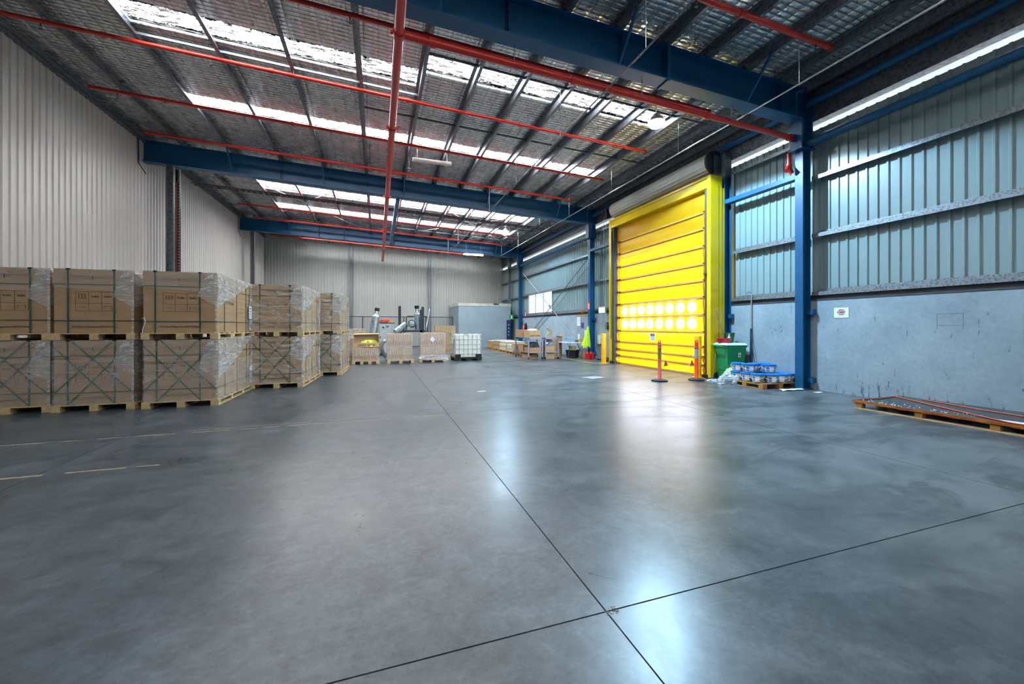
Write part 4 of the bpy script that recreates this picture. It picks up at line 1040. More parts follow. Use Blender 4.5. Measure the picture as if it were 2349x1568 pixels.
MB().tube([(-0.2 + 0.28 * math.cos(t * 0.7) * (1 - t * 0.01) + 0.012 * t, 0.15 * math.sin(t * 0.7), 0.03 + 0.006 * t) for t in range(26)], 0.028, 8).obj('coil', simple('orange_rubber', (226, 112, 78), 0.5), o, smooth=True)
MB().tube([(-0.3, 0, 0.03), (-0.28, -0.1, 0.14), (-0.2, -0.12, 0.17), (-0.1, -0.12, 0.09), (0.2, -0.15, 0.03), (0.33, -0.15, 0.03)], 0.026, 8).obj('loose_end', simple('orange_rubber', (226, 112, 78), 0.5), o, smooth=True)
# silver ducts
M['duct'] = simple('spiral_silver_duct', (176, 188, 196), 0.28, 0.75, 0.12, 3.0)
def duct(name, label, p0, p1, r, cap=None, neck=None):
    p0, p1 = Vector(p0), Vector(p1); L = (p1 - p0).length; n = max(3, int(L / 0.09))
    d = thing(name, label, 'duct', p0, (p1 - p0).to_track_quat('Z', 'Y').to_euler(), 'loose silver ducts')
    prof = []
    for k in range(n):
        z = L * k / n; prof += [(r, z), (r, z + L / n * 0.8), (r + 0.012, z + L / n * 0.88), (r + 0.012, z + L / n * 0.95)]
    prof.append((r, L)); MB().lathe(prof, 20).obj('spiral_tube', M['duct'], d, smooth=True)
    if neck:
        MB().lathe([(r, L), (neck, L + 0.12), (neck, L + 0.36)], 18).obj('reducer', M['duct'], d, smooth=True)
        MB().lathe([(neck + 0.01, L + 0.30), (neck + 0.035, L + 0.34), (neck + 0.03, L + 0.46), (neck - 0.02, L + 0.46)], 18).obj('collar', M['black'], d)
    if cap == 'black':
        MB().lathe([(r + 0.02, L - 0.12), (r + 0.025, L + 0.02), (r - 0.01, L + 0.02), (r - 0.02, L - 0.1)], 24).obj('collar', M['black'], d)
        MB().cyl((0, 0, L - 0.05), (0, 0, L - 0.04), r - 0.015, n=20).obj('inner_shadow_plate', M['gunmetal'], d)
    return d
duct('silver_duct', 'tall silver duct leaning left of the machine cabinet', (-0.42, 21.9, 0.03), (-0.10, 22.1, 2.02), 0.19, None, 0.09)
duct('silver_duct', 'silver duct lying across the black stand with its closed end down left', (0.86, 21.3, 1.22), (1.36, 21.6, 1.62), 0.16)
duct('silver_duct', 'short duct with a black collar open toward the camera', (1.74, 22.05, 1.62), (1.66, 21.35, 1.66), 0.17, 'black')
duct('silver_duct', 'upright silver duct standing on the black stand', (2.02, 21.8, 1.34), (1.98, 21.8, 2.16), 0.155, None, 0.085)
e = thing('duct_elbow', 'bent silver duct on the floor in the gap between box stacks', 'duct', (0.34, 18.9, 0))
MB().tube([(0.05, 0.3, 0.08), (0.02, 0.2, 0.12), (-0.14, 0.05, 0.35), (-0.2, 0, 0.62), (-0.12, 0, 0.82), (0.0, 0, 0.86)], 0.09, 12).obj('elbow', M['duct'], e, smooth=True)
MB().lathe([(0.06, 0.0), (0.09, 0.03), (0.06, 0.10)], 14, (0.06, 0.05, 0.0)).obj('end_ring', M['steel'], e)
s_ = thing('steel_stand', 'black steel stand with tall uprights holding ducts', 'stand', (1.75, 21.9, 0))
M['dsteel'] = simple('dark_painted_steel', (48, 54, 62), 0.5)
MB().box(-0.75, 0.65, -0.35, 0.35, 1.22, 1.32).obj('platform', M['dsteel'], s_)
for x, y, h in ((-0.65, 0.3, 2.6), (0.56, 0.3, 2.58), (0.42, -0.3, 2.4), (-0.65, -0.3, 1.3)):
    MB().box(x - 0.07, x + 0.07, y - 0.05, y + 0.05, 0, h).obj('upright', M['dsteel'], s_)
MB().tube([(-0.3, 0.3, 1.32), (-0.3, 0.3, 2.0), (-0.25, 0.3, 2.06), (0.75, 0.3, 2.06), (0.8, 0.3, 2.0), (0.8, 0.3, 1.2)], 0.03, 8).obj('guard_rail', M['dsteel'], s_)
o = MB().bar((2.42, 21.6, 1.33), (2.72, 22.5, 2.5), 0.035, 0.012).obj('metal_strip', M['galv']); tag(o, 'pale metal strip leaning on the black stand', 'strip')
# zigzag stacked cartons by the room
s_ = thing('carton_tray_stack', 'pale patterned stack of folded trays left of the concrete room', 'boxes', (3.9, 24.2, 0))
for k in range(5):
    for i in range(9):
        b = MB().box(-0.62 + i * 0.135, -0.50 + i * 0.135, 0, 0.9, 1.10 + k * 0.095, 1.185 + k * 0.095).obj('tray', M['card_pale'], s_)
MB().box(-0.8, 0.65, 0, 0.9, 0.14, 1.09).obj('lower_carton', M['card'], s_); MB().box(-0.8, 0.65, 0, 0.9, 0, 0.14).obj('pallet_base', M['wood_b'], s_)
r_ = thing('concrete_room', 'pale concrete box room in the far right corner', 'room', (0, 0, 0), kind='structure')
M['room'] = simple('pale_painted_concrete', (140, 158, 168), 0.6, 0, 0.10, 1.2, 0.05, True)
MB().box(5.5, 9.45, 28.5, 28.65, 0, 3.0).obj('front_wall', M['room'], r_)
MB().box(5.5, 5.65, 28.65, Y1 - 0.05, 0, 3.0).obj('side_wall', M['room'], r_)
MB().box(5.47, 9.47, 28.47, Y1 - 0.05, 3.0, 3.22).obj('roof_slab', simple('room_roof_edge', (190, 190, 178), 0.7, 0, 0.2, 2.0), r_)
MB().box(8.1, 8.5, 28.46, 28.47, 3.1, 3.22).obj('patch', M['gunmetal'], r_)

# ================================================================ right far bay: flat stacks, trolleys, table
M['paperstk'] = simple('layered_paper_stack', (206, 200, 180), 0.7, 0, 0.35, 4.0, 0, False, (1, 1, 22))
def flat_stack(label, x0, x1, y0, y1, h, mat, layers, seed, top='paper'):
    rnd = random.Random(seed)
    pallet('brown pallet under ' + label, x1 - x0, y1 - y0, 0.13, ((x0 + x1) / 2, y0, 0), 0, 'low pallets by the concrete room', 'wood_b', (3, 3))
    s_ = thing('flat_stack', label, 'stack', ((x0 + x1) / 2, y0, 0.13), 0, 'flat stacks on low pallets')
    w = (x1 - x0) / 2 - 0.03; z = 0.0
    for k in range(layers):
        dz = h / layers; j = rnd.uniform(-0.02, 0.02)
        MB().box(-w + j, w + j, 0.03 + rnd.uniform(0, 0.02), y1 - y0 - 0.03, z, z + dz * 0.92).obj('bundle', mat, s_); z += dz
    MB().box(-w, w, 0.02, y1 - y0 - 0.02, z, z + 0.012).obj('top_sheet', M[top], s_)
flat_stack('the dark flat stack beside the concrete room', 7.1, 8.3, 25.4, 26.6, 0.42, M['card'], 3, 1)
flat_stack('the brown flat stack in front of the dark one', 7.05, 8.2, 23.7, 24.9, 0.50, M['card'], 2, 2)
flat_stack('the pale layered stack in the middle of the low pallets', 6.98, 8.2, 22.0, 23.3, 0.48, M['paperstk'], 6, 3)
flat_stack('the pale layered stack with a white top sheet', 6.95, 8.1, 20.6, 21.8, 0.36, M['paperstk'], 5, 4)
flat_stack('the small brown stack nearest the trolleys', 6.92, 7.8, 19.25, 20.3, 0.22, M['card'], 2, 5)
M['cartsteel'] = simple('lilac_grey_steel', (158, 160, 180), 0.4, 0.3, 0.06)
def trolley(label, x0, x1, y0, y1):
    t = thing('trolley', label, 'trolley', ((x0 + x1) / 2, y0, 0), 0, 'steel trolleys')
    w = (x1 - x0) / 2; D = y1 - y0
    for x in (-w, w - 0.05):
        for y in (0, D - 0.05):
            MB().box(x, x + 0.05, y, y + 0.05, 0.12, 0.98).obj('leg', M['cartsteel'], t)
            MB().box(x + 0.01, x + 0.04, y + 0.01, y + 0.04, 0.07, 0.12).obj('caster_fork', M['steel'], t)
            MB().cyl((x + 0.01, y + 0.025, 0.05), (x + 0.04, y + 0.025, 0.05), 0.05, n=14).obj('caster', M['black'], t)
    MB().box(-w, w, 0, D, 0.98, 1.0).box(-w, w, 0, 0.03, 0.92, 0.98).box(-w, w, D - 0.03, D, 0.92, 0.98).obj('top_shelf', M['cartsteel'], t)
    MB().box(-w + 0.05, w - 0.05, 0.01, D - 0.01, 0.29, 0.33).obj('lower_shelf', M['cartsteel'], t)
    return t
trolley('long grey steel trolley with cartons on top', 6.52, 7.26, 17.12, 18.95)
trolley('grey steel trolley with a carton on its lower shelf, nearer the yellow door', 7.36, 8.06, 17.12, 18.2)
def box_carton(label, x, y, z, sx, sy, sz, rz=0.0, mat='card', open_=False, word=None, tape=True):
    b = thing('cardboard_box', label, 'box', (x, y, z), rz)
    if open_:
        t = 0.008
        MB().box(-sx/2, sx/2, -sy/2, -sy/2 + t, 0, sz).box(-sx/2, sx/2, sy/2 - t, sy/2, 0, sz).box(-sx/2, -sx/2 + t, -sy/2 + t, sy/2 - t, 0, sz).box(sx/2 - t, sx/2, -sy/2 + t, sy/2 - t, 0, sz).box(-sx/2, sx/2, -sy/2, sy/2, 0, t).obj('body', M[mat], b)
        MB().add([(-sx/2, -sy/2, sz), (sx/2, -sy/2, sz), (sx/2, -sy/2 - sy * 0.3, sz + 0.04), (-sx/2, -sy/2 - sy * 0.3, sz + 0.06)], [(0,1,2,3)]).obj('flap', M[mat], b)
        MB().add([(sx/2, -sy/2, sz), (sx/2, sy/2, sz), (sx/2 + sx * 0.25, sy/2, sz + 0.12), (sx/2 + sx * 0.25, -sy/2, sz + 0.12)], [(0,1,2,3)]).obj('flap', M[mat], b)
    else:
        MB().box(-sx/2, sx/2, -sy/2, sy/2, 0, sz).obj('body', M[mat], b)
        if tape: MB().box(-0.025, 0.025, -sy/2 - 0.001, sy/2 + 0.001, sz * 0.75, sz + 0.001).obj('tape', M['card_pale'] if mat == 'card' else M['card'], b)
    if word: text(word, sz * 0.26, M['print'], b, (0, -sy/2 - 0.002, sz * 0.25), '-y', 'lettering', bold=0.002)
    return b
box_carton('battered brown carton at the far end of the long trolley', 6.86, 18.45, 1.0, 0.62, 0.8, 0.36, 0.12)
b = box_carton('pale carton lettered on its front on the long trolley', 6.88, 17.55, 1.0, 0.56, 0.7, 0.32, 0.02, 'card_pale', word='GREAT WRAP')
crumple('film_scraps', M['paper'], b, (0.0, 0, 0.322), 0.22, 0.2, 0.08, 8, 8)
box_carton('brown carton on the lower shelf of the long trolley, far end', 6.88, 18.4, 0.332, 0.55, 0.7, 0.28)
box_carton('dark covered carton on the lower shelf of the long trolley, near end', 6.90, 17.55, 0.332, 0.55, 0.7, 0.2, 0.0, 'card')
c_ = crumple('grey_cloth', simple('dark_grey_cloth', (74, 78, 82), 0.8), None, (0, 0, 0), 0.26, 0.28, 0.22, 21, 10, (6.95, 17.55, 0.55)); tag(c_, 'dark grey cloth heaped on a carton in the long trolley', 'cloth')
box_carton('plain tan carton standing on the lower shelf of the second trolley', 7.66, 17.5, 0.332, 0.42, 0.55, 0.28, 0.0, 'card_pale')
box_carton('plain tan carton on the floor under the second trolley', 7.66, 17.5, 0.0, 0.42, 0.55, 0.27, 0.0, 'card_pale')
box_carton('flat brown carton on the floor under the long trolley', 6.9, 17.9, 0.0, 0.5, 0.9, 0.2)
c_ = crumple('silver_bag', simple('silver_blue_plastic', (176, 200, 224), 0.25, 0.2, 0.25, 6.0), None, (0, 0, 0), 0.24, 0.26, 0.3, 23, 10, (7.68, 17.6, 0.62)); tag(c_, 'shiny pale blue plastic bag on the carton in the second trolley', 'bag')
box_carton('yellow brown carton lettered on the side behind the long trolley', 7.02, 19.9, 0.374, 0.6, 0.5, 0.24, 0.0, 'card_pale', word='GREAT WRAP')
# tall carton, odd board, table
box_carton('tall open brown carton standing beside the folding table', 8.62, 18.55, 0, 0.36, 0.4, 0.98, 0.1, 'card', True)
c_ = thing('foam_offcut', 'curved pale foam offcut standing behind the second trolley', 'offcut', (8.32, 18.9, 0)); MB().prism([(-0.18, 0), (0.18, 0), (0.22, 1.0), (0.16, 1.35), (-0.02, 1.5), (-0.12, 1.46), (0.05, 1.25), (-0.14, 1.1)], 'y', -0.05, 0.05).obj('slab', simple('pale_foam', (196, 190, 160), 0.8), c_)
t = thing('folding_table', 'white topped folding table beside the blue column', 'table', (9.05, 17.25, 0))
MB().box(-0.5, 0.5, 0, 1.5, 0.715, 0.75).obj('table_top', M['white'], t)
for y in (0.2, 1.3):
    for sx in (-1, 1): MB().cyl((sx * 0.42, y - 0.12, 0), (sx * 0.18, y + 0.1, 0.715), 0.014, n=8).obj('leg', M['gunmetal'], t)
    MB().cyl((-0.40, y - 0.1, 0.06), (0.40, y - 0.1, 0.06), 0.012, n=6).obj('foot_bar', M['gunmetal'], t)
c_ = thing('tray_stack', 'stack of pale blue trays on the folding table', 'trays', (9.0, 17.9, 0.75))
for k in range(5): MB().prism([(-0.24, 0.006), (-0.20, 0), (0.20, 0), (0.24, 0.045), (-0.24, 0.045)], 'y', -0.2 + 0.01 * k, 0.2).obj('tray', simple('pale_blue_tray', (170, 188, 214), 0.4), c_, (0.012 * (k % 2), 0, 0.05 * k))
c_ = crumple('tool_heap', simple('dark_tool_plastic', (60, 62, 72), 0.5, 0, 0.4, 12), None, (0, 0, 0), 0.15, 0.2, 0.10, 33, 9, (9.33, 17.6, 0.75)); tag(c_, 'small dark heap of tools on the folding table', 'tools')
box_carton('small brown carton at the near corner of the folding table', 9.38, 17.38, 0.75, 0.22, 0.18, 0.16)
c_ = thing('black_tub', 'black plastic tub under the folding table', 'tub', (9.0, 17.55, 0.08)); mb = MB(); mb.lathe([(0.24, 0.0), (0.30, 0.34), (0.325, 0.34), (0.325, 0.37), (0.285, 0.37), (0.24, 0.05)], 4, (0, 0, 0), 1.25, 1.0).obj('body', M['black'], c_)
c_.rotation_euler = (0, 0, math.radians(45) * 0); c_.location.z = 0.0
box_carton('paper wrapped carton in the black tub', 9.0, 17.55, 0.06, 0.26, 0.24, 0.5, 0.2, 'card_pale')
box_carton('brown carton on the floor beside the red fuel cans', 9.42, 17.15, 0, 0.26, 0.26, 0.34, 0.0)
for k, (x, lab) in enumerate(((9.20, 'red fuel can at the foot of the blue column, left one'), (9.38, 'red fuel can at the foot of the blue column, right one'))):
    c_ = thing('fuel_can', lab, 'fuel can', (x, 16.42, 0), 0.1, 'red fuel cans')
    MB().prism([(-0.075, 0), (0.075, 0), (0.08, 0.02), (0.08, 0.27), (0.05, 0.31), (-0.05, 0.31), (-0.08, 0.27), (-0.08, 0.02)], 'y', -0.11, 0.11).obj('body', simple('red_plastic', (206, 28, 38), 0.35), c_)
    MB().tube([(-0.05, -0.07, 0.31), (-0.05, -0.05, 0.345), (-0.05, 0.05, 0.345), (-0.05, 0.07, 0.31)], 0.012, 6).obj('handle', simple('red_plastic', (206, 28, 38), 0.35), c_)
    MB().cyl((0.03, -0.06, 0.31), (0.03, -0.06, 0.34), 0.022, n=10).obj('cap', M['black'], c_)
# hi-vis vest on the middle column
v = thing('safety_vest', 'fluorescent yellow safety vest hanging on the blue column', 'vest', (9.585, 16.93, 0.5))
M['vest'] = simple('fluorescent_yellow_cloth', (196, 232, 48), 0.6, 0, 0.12, 8.0)
def vf(u, w_):
    t = w_; th = 2 * math.pi * u; r = (0.025 + 0.20 * (1 - t) ** 0.75) * (1 + 0.22 * math.sin(6 * th + 3 * t) * (1 - t) + 0.10 * math.sin(11 * th))
    return (-0.20 + 0.12 * t + 0.75 * r * math.cos(th), r * math.sin(th), 0.05 * math.sin(3 * th) * (1 - t) + 0.04 + t * 0.98)
mb = MB().grid(vf, 40, 14); o = mb.obj('cloth', M['vest'], v, smooth=True)
MB().tube([(-0.01, 0, 1.06), (-0.07, 0, 1.05), (-0.075, 0, 0.99)], 0.008, 6).obj('hook', M['steel'], v)
# wall gear between the middle column and the yellow door
def wallbox(name, label, cat, y0, y1, z0, z1, d, mat, x=XR, extra=None):
    o = thing(name, label, cat, (x, (y0 + y1) / 2, z0)); w = (y1 - y0) / 2; h = z1 - z0
    MB().box(-d, -0.002, -w, w, 0, h).obj('body', mat, o)
    if extra: extra(o, w, h, d)
    return o
def breakers(o, w, h, d):
    for k in range(4): MB().cyl((-d - 0.03, -w * 0.2, 0.06 + k * h / 4.6), (-d, -w * 0.2, 0.06 + k * h / 4.6), 0.028, n=10).obj('socket', M['white'], o)
    MB().box(-d - 0.008, -d, -w * 0.9, w * 0.9, h * 0.02, h * 0.12).obj('cover', M['gunmetal'], o)
wallbox('switchboard', 'grey power outlet board on the wall beside the blue column', 'switchboard', 16.15, 16.5, 0.66, 1.12, 0.12, M['cab'], XR, breakers)
def face(o, w, h, d): MB().box(-d - 0.004, -d, -w * 0.7, w * 0.7, h * 0.55, h * 0.85).obj('window', M['gunmetal'], o); MB().cyl((-d - 0.02, 0, h * 0.25), (-d, 0, h * 0.25), 0.02, n=10).obj('button', M['red'], o)
wallbox('control_box', 'black door control box on the wall left of the yellow door', 'control box', 15.45, 15.85, 1.38, 1.70, 0.10, M['black'], XR, face)
def lines(o, w, h, d):
    for k in range(5): MB().box(-d - 0.001, -d, -w * 0.8, w * (0.8 - 0.25 * (k % 2)), h * (0.82 - 0.15 * k), h * (0.85 - 0.15 * k)).obj('printed_line', simple('grey_print', (130, 146, 170), 0.8), o)
wallbox('notice_sheet', 'pale blue notice sheet on the wall left of the yellow door', 'notice', 14.95, 15.4, 1.50, 2.02, 0.006, simple('pale_blue_paper', (176, 198, 220), 0.7), XR, lines)
wallbox('notice_sheet', 'lower pale notice sheet on the wall left of the yellow door', 'notice', 14.95, 15.4, 1.22, 1.46, 0.006, M['paper'], XR, lines)
M['greenlit'] = emit('lit_exit_sign', (0.80, 1.0, 0.90), 3.0)
M['green'] = simple('green_sign', (36, 160, 98), 0.4)
s_ = thing('exit_sign', 'glowing white exit sign with green edge left of the yellow door', 'sign', (9.55, 15.75, 2.10))
MB().box(-0.02, 0.32, -0.28, 0.28, 0.26, 0.30).obj('bracket', M['cab'], s_); MB().box(-0.01, 0.05, -0.27, 0.27, 0.0, 0.26).obj('housing', M['green'], s_)
MB().box(-0.02, -0.01, -0.25, 0.25, 0.03, 0.25).obj('lit_face', M['greenlit'], s_)
text('EXIT', 0.14, M['green'], s_, (-0.0215, 0.0, 0.14), '-x', 'lettering')
s_ = thing('long_spade', 'red handled spade leaning on the wall behind the yellow bollard', 'spade', (9.74, 15.25, 0))
MB().cyl((-0.18, 0.0, 0.1), (0.06, 0, 1.05), 0.018, n=8).obj('shaft', M['steel'], s_); MB().cyl((-0.02, 0, 0.72), (0.08, 0, 1.48), 0.022, n=8).obj('handle', M['red'], s_); MB().box(-0.24, -0.10, -0.12, 0.12, 0.0, 0.16).obj('blade', M['gunmetal'], s_)
MB_ = MB().box(-0.03, 0.03, -0.4, 0.4, 0, 0.05); o = MB_.obj('floor_bar', M['black'], None, (9.45, 15.6, 0)); tag(o, 'black bar lying on the floor at the wall by the spade', 'bar')
# notice board left of the middle column
nb = wallbox('notice_board', 'grey notice board with posters left of the blue column', 'notice board', 17.15, 18.75, 0.72, 2.06, 0.02, simple('grey_board', (138, 150, 158), 0.6), XR, lambda o, w, h, d: MB().box(-d - 0.02, 0.0, -w, w, h, h + 0.03).obj('top_trim', M['line_y'], o))
for y0, y1, z0, z1, mt, lab in ((18.35, 18.7, 1.55, 2.0, M['paper'], 'white and green first aid poster on the notice board'), (17.95, 18.25, 1.42, 1.70, simple('blue_sign', (30, 62, 128), 0.4), 'small blue sign on the notice board'), (17.55, 17.9, 0.85, 1.32, M['paper'], 'white notice sheet in the middle of the board'), (18.4, 18.62, 0.80, 1.12, M['paper'], 'lower white notice sheet at the left of the board')):
    wallbox('poster', lab, 'poster', y0, y1, z0, z1, 0.005, mt, XR - 0.022, lines)
# signs on the columns and by the room
def col_sign(label, x, y, z, w, h, words=None, top=M['red'], bot=M['paper']):
    s_ = thing('fire_sign', label, 'sign', (x, y, z))
    MB().box(-0.006, 0, -w/2, w/2, 0, h).obj('plate', top, s_); MB().box(-0.008, -0.006, -w * 0.22, w * 0.22, h * 0.12, h * 0.75).obj('pictogram', bot, s_)
col_sign('red fire extinguisher sign on the blue column by the vest', 9.598, 17.02, 2.30, 0.17, 0.42)
col_sign('red and white fire sign on the wall by the farthest column', 9.868, 26.45, 2.20, 0.30, 0.42, None, M['red'])
s_ = thing('exit_sign', 'small green running figure sign beside the concrete room', 'sign', (9.55, 28.42, 2.05)); MB().box(-0.22, 0.10, 0, 0.03, 0, 0.34).obj('plate', M['green'], s_); MB().box(-0.10, -0.02, -0.004, 0, 0.05, 0.28).obj('pictogram', M['paper'], s_)
s_ = thing('banner', 'tall dark blue banner beside the farthest blue column', 'banner', (9.28, 28.47, 0.0)); MB().box(-0.16, 0.18, 0, 0.02, 0, 2.0).obj('panel', simple('navy_banner', (24, 54, 92), 0.5), s_)
for k in range(4): MB().box(-0.03, 0.03, -0.003, 0, 0.85 + k * 0.25, 0.93 + k * 0.25).obj('printed_mark', M['paper'], s_)
h = thing('hose_reel', 'red fire hose reel beside the farthest blue column', 'hose reel', (9.72, 26.3, 1.50))
MB().cyl((-0.06, 0, 0), (-0.03, 0, 0), 0.24, n=24).obj('front_disc', M['red'], h); MB().cyl((-0.03, 0, 0), (0.10, 0, 0), 0.21, n=20).obj('hose_coil', M['black'], h); MB().cyl((0.10, 0, 0), (0.13, 0, 0), 0.24, n=24).obj('rear_disc', M['gunmetal'], h)
MB().box(-0.065, -0.06, -0.05, 0.05, -0.14, 0.12).obj('pictogram', M['paper'], h); MB().box(0.12, 0.15, -0.04, 0.04, -0.3, 0.3).obj('bracket', M['gunmetal'], h)
o = thing('ratchet_strap', 'orange ratchet strap bundle hanging on the lowest girt by the blue column', 'strap', (9.86, 18.0, 2.33)); MB().tube([(-0.02, -0.1, 0.02), (-0.04, -0.05, -0.12), (-0.03, 0.02, 0.0), (-0.05, 0.1, -0.15), (-0.03, 0.16, 0.02)], 0.02, 6).obj('webbing', simple('orange_webbing', (206, 96, 40), 0.6), o)

# ================================================================ near right: bollards, bin, tubs, flat pallet
for (x, y), lab in (((8.77, 14.34), 'yellow steel bollard at the left foot of the yellow door'), ((9.00, 9.50), 'yellow steel bollard at the right foot of the yellow door behind the orange post')):
    b = thing('steel_bollard', lab, 'bollard', (x, y, 0), 0, 'yellow steel bollards')
    MB().lathe([(0.10, 0.0), (0.10, 1.20), (0.095, 1.22), (0.0, 1.235)], 20).obj('post', M['ybol'], b, smooth=True)
    MB().lathe([(0.16, 0.0), (0.16, 0.012), (0.10, 0.014)], 20).obj('base_plate', M['ybol'], b)
M['orange'] = simple('orange_plastic', (240, 72, 28), 0.4, 0, 0.05)
M['pinkorange'] = simple('faded_orange_plastic', (222, 92, 92), 0.45, 0, 0.06)
M['refl'] = simple('grey_reflective_band', (168, 172, 190), 0.35, 0.2, 0.06)
M['refl2'] = simple('dull_reflective_band', (150, 138, 74), 0.4, 0.2, 0.08)
M['rubber'] = simple('black_rubber', (40, 42, 46), 0.7)
for (x, y), mt, bd, lab in (((7.35, 9.15), M['pinkorange'], M['refl2'], 'faded orange bollard post nearest the middle of the yellow door'), ((8.45, 8.97), M['orange'], M['refl'], 'bright orange bollard post in front of the yellow steel bollard')):
    b = thing('bollard_post', lab, 'bollard', (x, y, 0), 0.2, 'orange bollard posts')
    mb = MB().lathe([(0.215, 0.0), (0.22, 0.035), (0.16, 0.055), (0.06, 0.06)], 8).obj('base', M['rubber'], b)
    MB().lathe([(0.052, 0.055), (0.048, 0.06), (0.046, 0.98), (0.052, 0.985), (0.052, 1.0), (0.044, 1.005), (0.044, 1.07), (0.0, 1.09)], 16).obj('post', mt, b, smooth=True)
    MB().lathe([(0.0485, 0.62), (0.0485, 0.88)], 16).obj('reflective_band', bd, b, smooth=True)
    MB().lathe([(0.05, 0.90), (0.056, 0.905), (0.056, 0.925), (0.05, 0.93)], 16).obj('ring', mt, b)
    hd = MB().tube([(-0.04, 0, 1.06), (-0.045, 0, 1.11), (0, 0, 1.135), (0.045, 0, 1.11), (0.04, 0, 1.06)], 0.011, 8).obj('handle', mt, b)
s_ = thing('flag_line', 'white string with orange flags drooping from the orange posts', 'flag line', (0, 0, 0))
P1, P2 = Vector((7.40, 9.13, 0.93)), Vector((8.40, 8.99, 0.93))
pts = []
for k in range(21):
    t = k / 20; p = P1.lerp(P2, t); p.z = 0.93 - 0.66 * math.sin(math.pi * t) ** 0.55; p.y -= 0.05 * math.sin(math.pi * t); pts.append(p)
MB().tube(pts, 0.004, 5).obj('string', M['paper'], s_)
M['flag'] = simple('orange_flag', (238, 92, 40), 0.6)
for k in (2, 18):
    p = pts[k]; MB().add([(p.x, p.y, p.z), (p.x + 0.09, p.y - 0.01, p.z - 0.15), (p.x - 0.04, p.y + 0.01, p.z - 0.18), (p.x, p.y + 0.004, p.z), (p.x + 0.09, p.y - 0.006, p.z - 0.15), (p.x - 0.04, p.y + 0.014, p.z - 0.18)], [(0,1,2),(5,4,3),(0,3,4,1),(1,4,5,2),(2,5,3,0)]).obj('flag', M['flag'], s_)
d = thing('danger_sign', 'small white danger sign on the yellow door curtain', 'sign', (9.20, 11.82, 1.00))
MB().box(-0.006, 0, -0.15, 0.15, 0, 0.28).obj('plate', M['paper'], d); MB().box(-0.008, -0.006, -0.11, 0.11, 0.17, 0.25).obj('header', M['black'], d)
MB().cyl((-0.009, 0, 0.21), (-0.008, 0, 0.21), 0.035, n=14).obj('red_oval', M['red'], d); text('DANGER', 0.042, M['paper'], d, (-0.0095, 0, 0.21), '-x', 'lettering')
for k in range(3): MB().box(-0.0075, -0.006, -0.1, 0.1, 0.04 + k * 0.04, 0.052 + k * 0.04).obj('printed_line', simple('grey_print', (130, 146, 170), 0.8), d)
# wheelie bin
b = thing('wheelie_bin', 'green wheelie bin standing against the yellow door frame', 'bin', (9.42, 8.76, 0), math.radians(-12))
M['bin'] = simple('green_bin_plastic', (18, 142, 84), 0.38, 0, 0.06, 4.0)
def taper(mb, x0, x1, y0, y1, X0, X1, Ya, Yb, z0, z1):
    return mb.add([(x0,y0,z0),(x1,y0,z0),(x1,y1,z0),(x0,y1,z0),(X0,Ya,z1),(X1,Ya,z1),(X1,Yb,z1),(X0,Yb,z1)], [(0,3,2,1),(4,5,6,7),(0,1,5,4),(1,2,6,5),(2,3,7,6),(3,0,4,7)])
mb = MB(); taper(mb, -0.20, 0.22, -0.22, 0.22, -0.27, 0.30, -0.28, 0.28, 0.03, 0.95); mb.obj('body', M['bin'], b)
mb = MB(); taper(mb, -0.285, 0.315, -0.295, 0.295, -0.29, 0.32, -0.30, 0.30, 0.93, 0.99); mb.obj('rim', M['bin'], b)
MB().box(-0.23, -0.20, -0.10, 0.10, 0.30, 0.72).obj('side_panel', M['bin'], b)
mb = MB(); taper(mb, -0.30, 0.325, -0.305, 0.305, -0.26, 0.29, -0.26, 0.26, 0.99, 1.045); mb.obj('lid', simple('pale_bin_lid', (206, 220, 216), 0.4), b)
MB().cyl((-0.37, -0.24, 0.97), (-0.37, 0.24, 0.97), 0.018, n=10).box(-0.38, -0.29, -0.24, -0.2, 0.955, 0.985).box(-0.38, -0.29, 0.2, 0.24, 0.955, 0.985).obj('handle', M['bin'], b)
for y in (-0.26, 0.26): MB().cyl((-0.20, y - 0.025, 0.10), (-0.20, y + 0.025, 0.10), 0.10, n=20).obj('wheel', M['black'], b)
MB().box(-0.252, -0.248, -0.05, 0.0, 0.84, 0.92).obj('sticker', M['paper'], b)
MB().add([(0.06, -0.272, 0.66), (0.14, -0.272, 0.66), (0.14, -0.281, 0.78), (0.06, -0.281, 0.78)], [(0,1,2,3)]).obj('sticker', M['paper'], b)
MB().box(0.085, 0.115, -0.284, -0.276, 0.69, 0.73).obj('sticker_mark', M['print'], b)
o = thing('red_basin', 'red plastic basin resting on the bin lid', 'basin', (9.30, 8.84, 1.045)); MB().lathe([(0.15, 0.0), (0.19, 0.11), (0.205, 0.115), (0.205, 0.125), (0.18, 0.12), (0.14, 0.02)], 20).obj('body', simple('crimson_plastic', (196, 36, 62), 0.35), o, smooth=True)
o = thing('green_bucket', 'dark green bucket sitting on the bin lid', 'bucket', (9.60, 8.91, 1.045)); MB().lathe([(0.085, 0.0), (0.12, 0.26), (0.13, 0.265), (0.13, 0.28), (0.115, 0.28), (0.08, 0.02)], 20).obj('body', simple('dark_green_plastic', (24, 116, 76), 0.4), o, smooth=True)
o = thing('spray_bottle', 'small spray bottle with a red label in the red basin', 'bottle', (9.42, 8.78, 1.08)); MB().lathe([(0.03, 0), (0.034, 0.01), (0.034, 0.12), (0.012, 0.16), (0.012, 0.19)], 14).obj('body', M['paper'], o, smooth=True); MB().lathe([(0.0345, 0.03), (0.0345, 0.10)], 14).obj('label', M['red'], o); MB().box(-0.012, 0.05, -0.012, 0.012, 0.19, 0.225).obj('trigger', M['steel'], o)
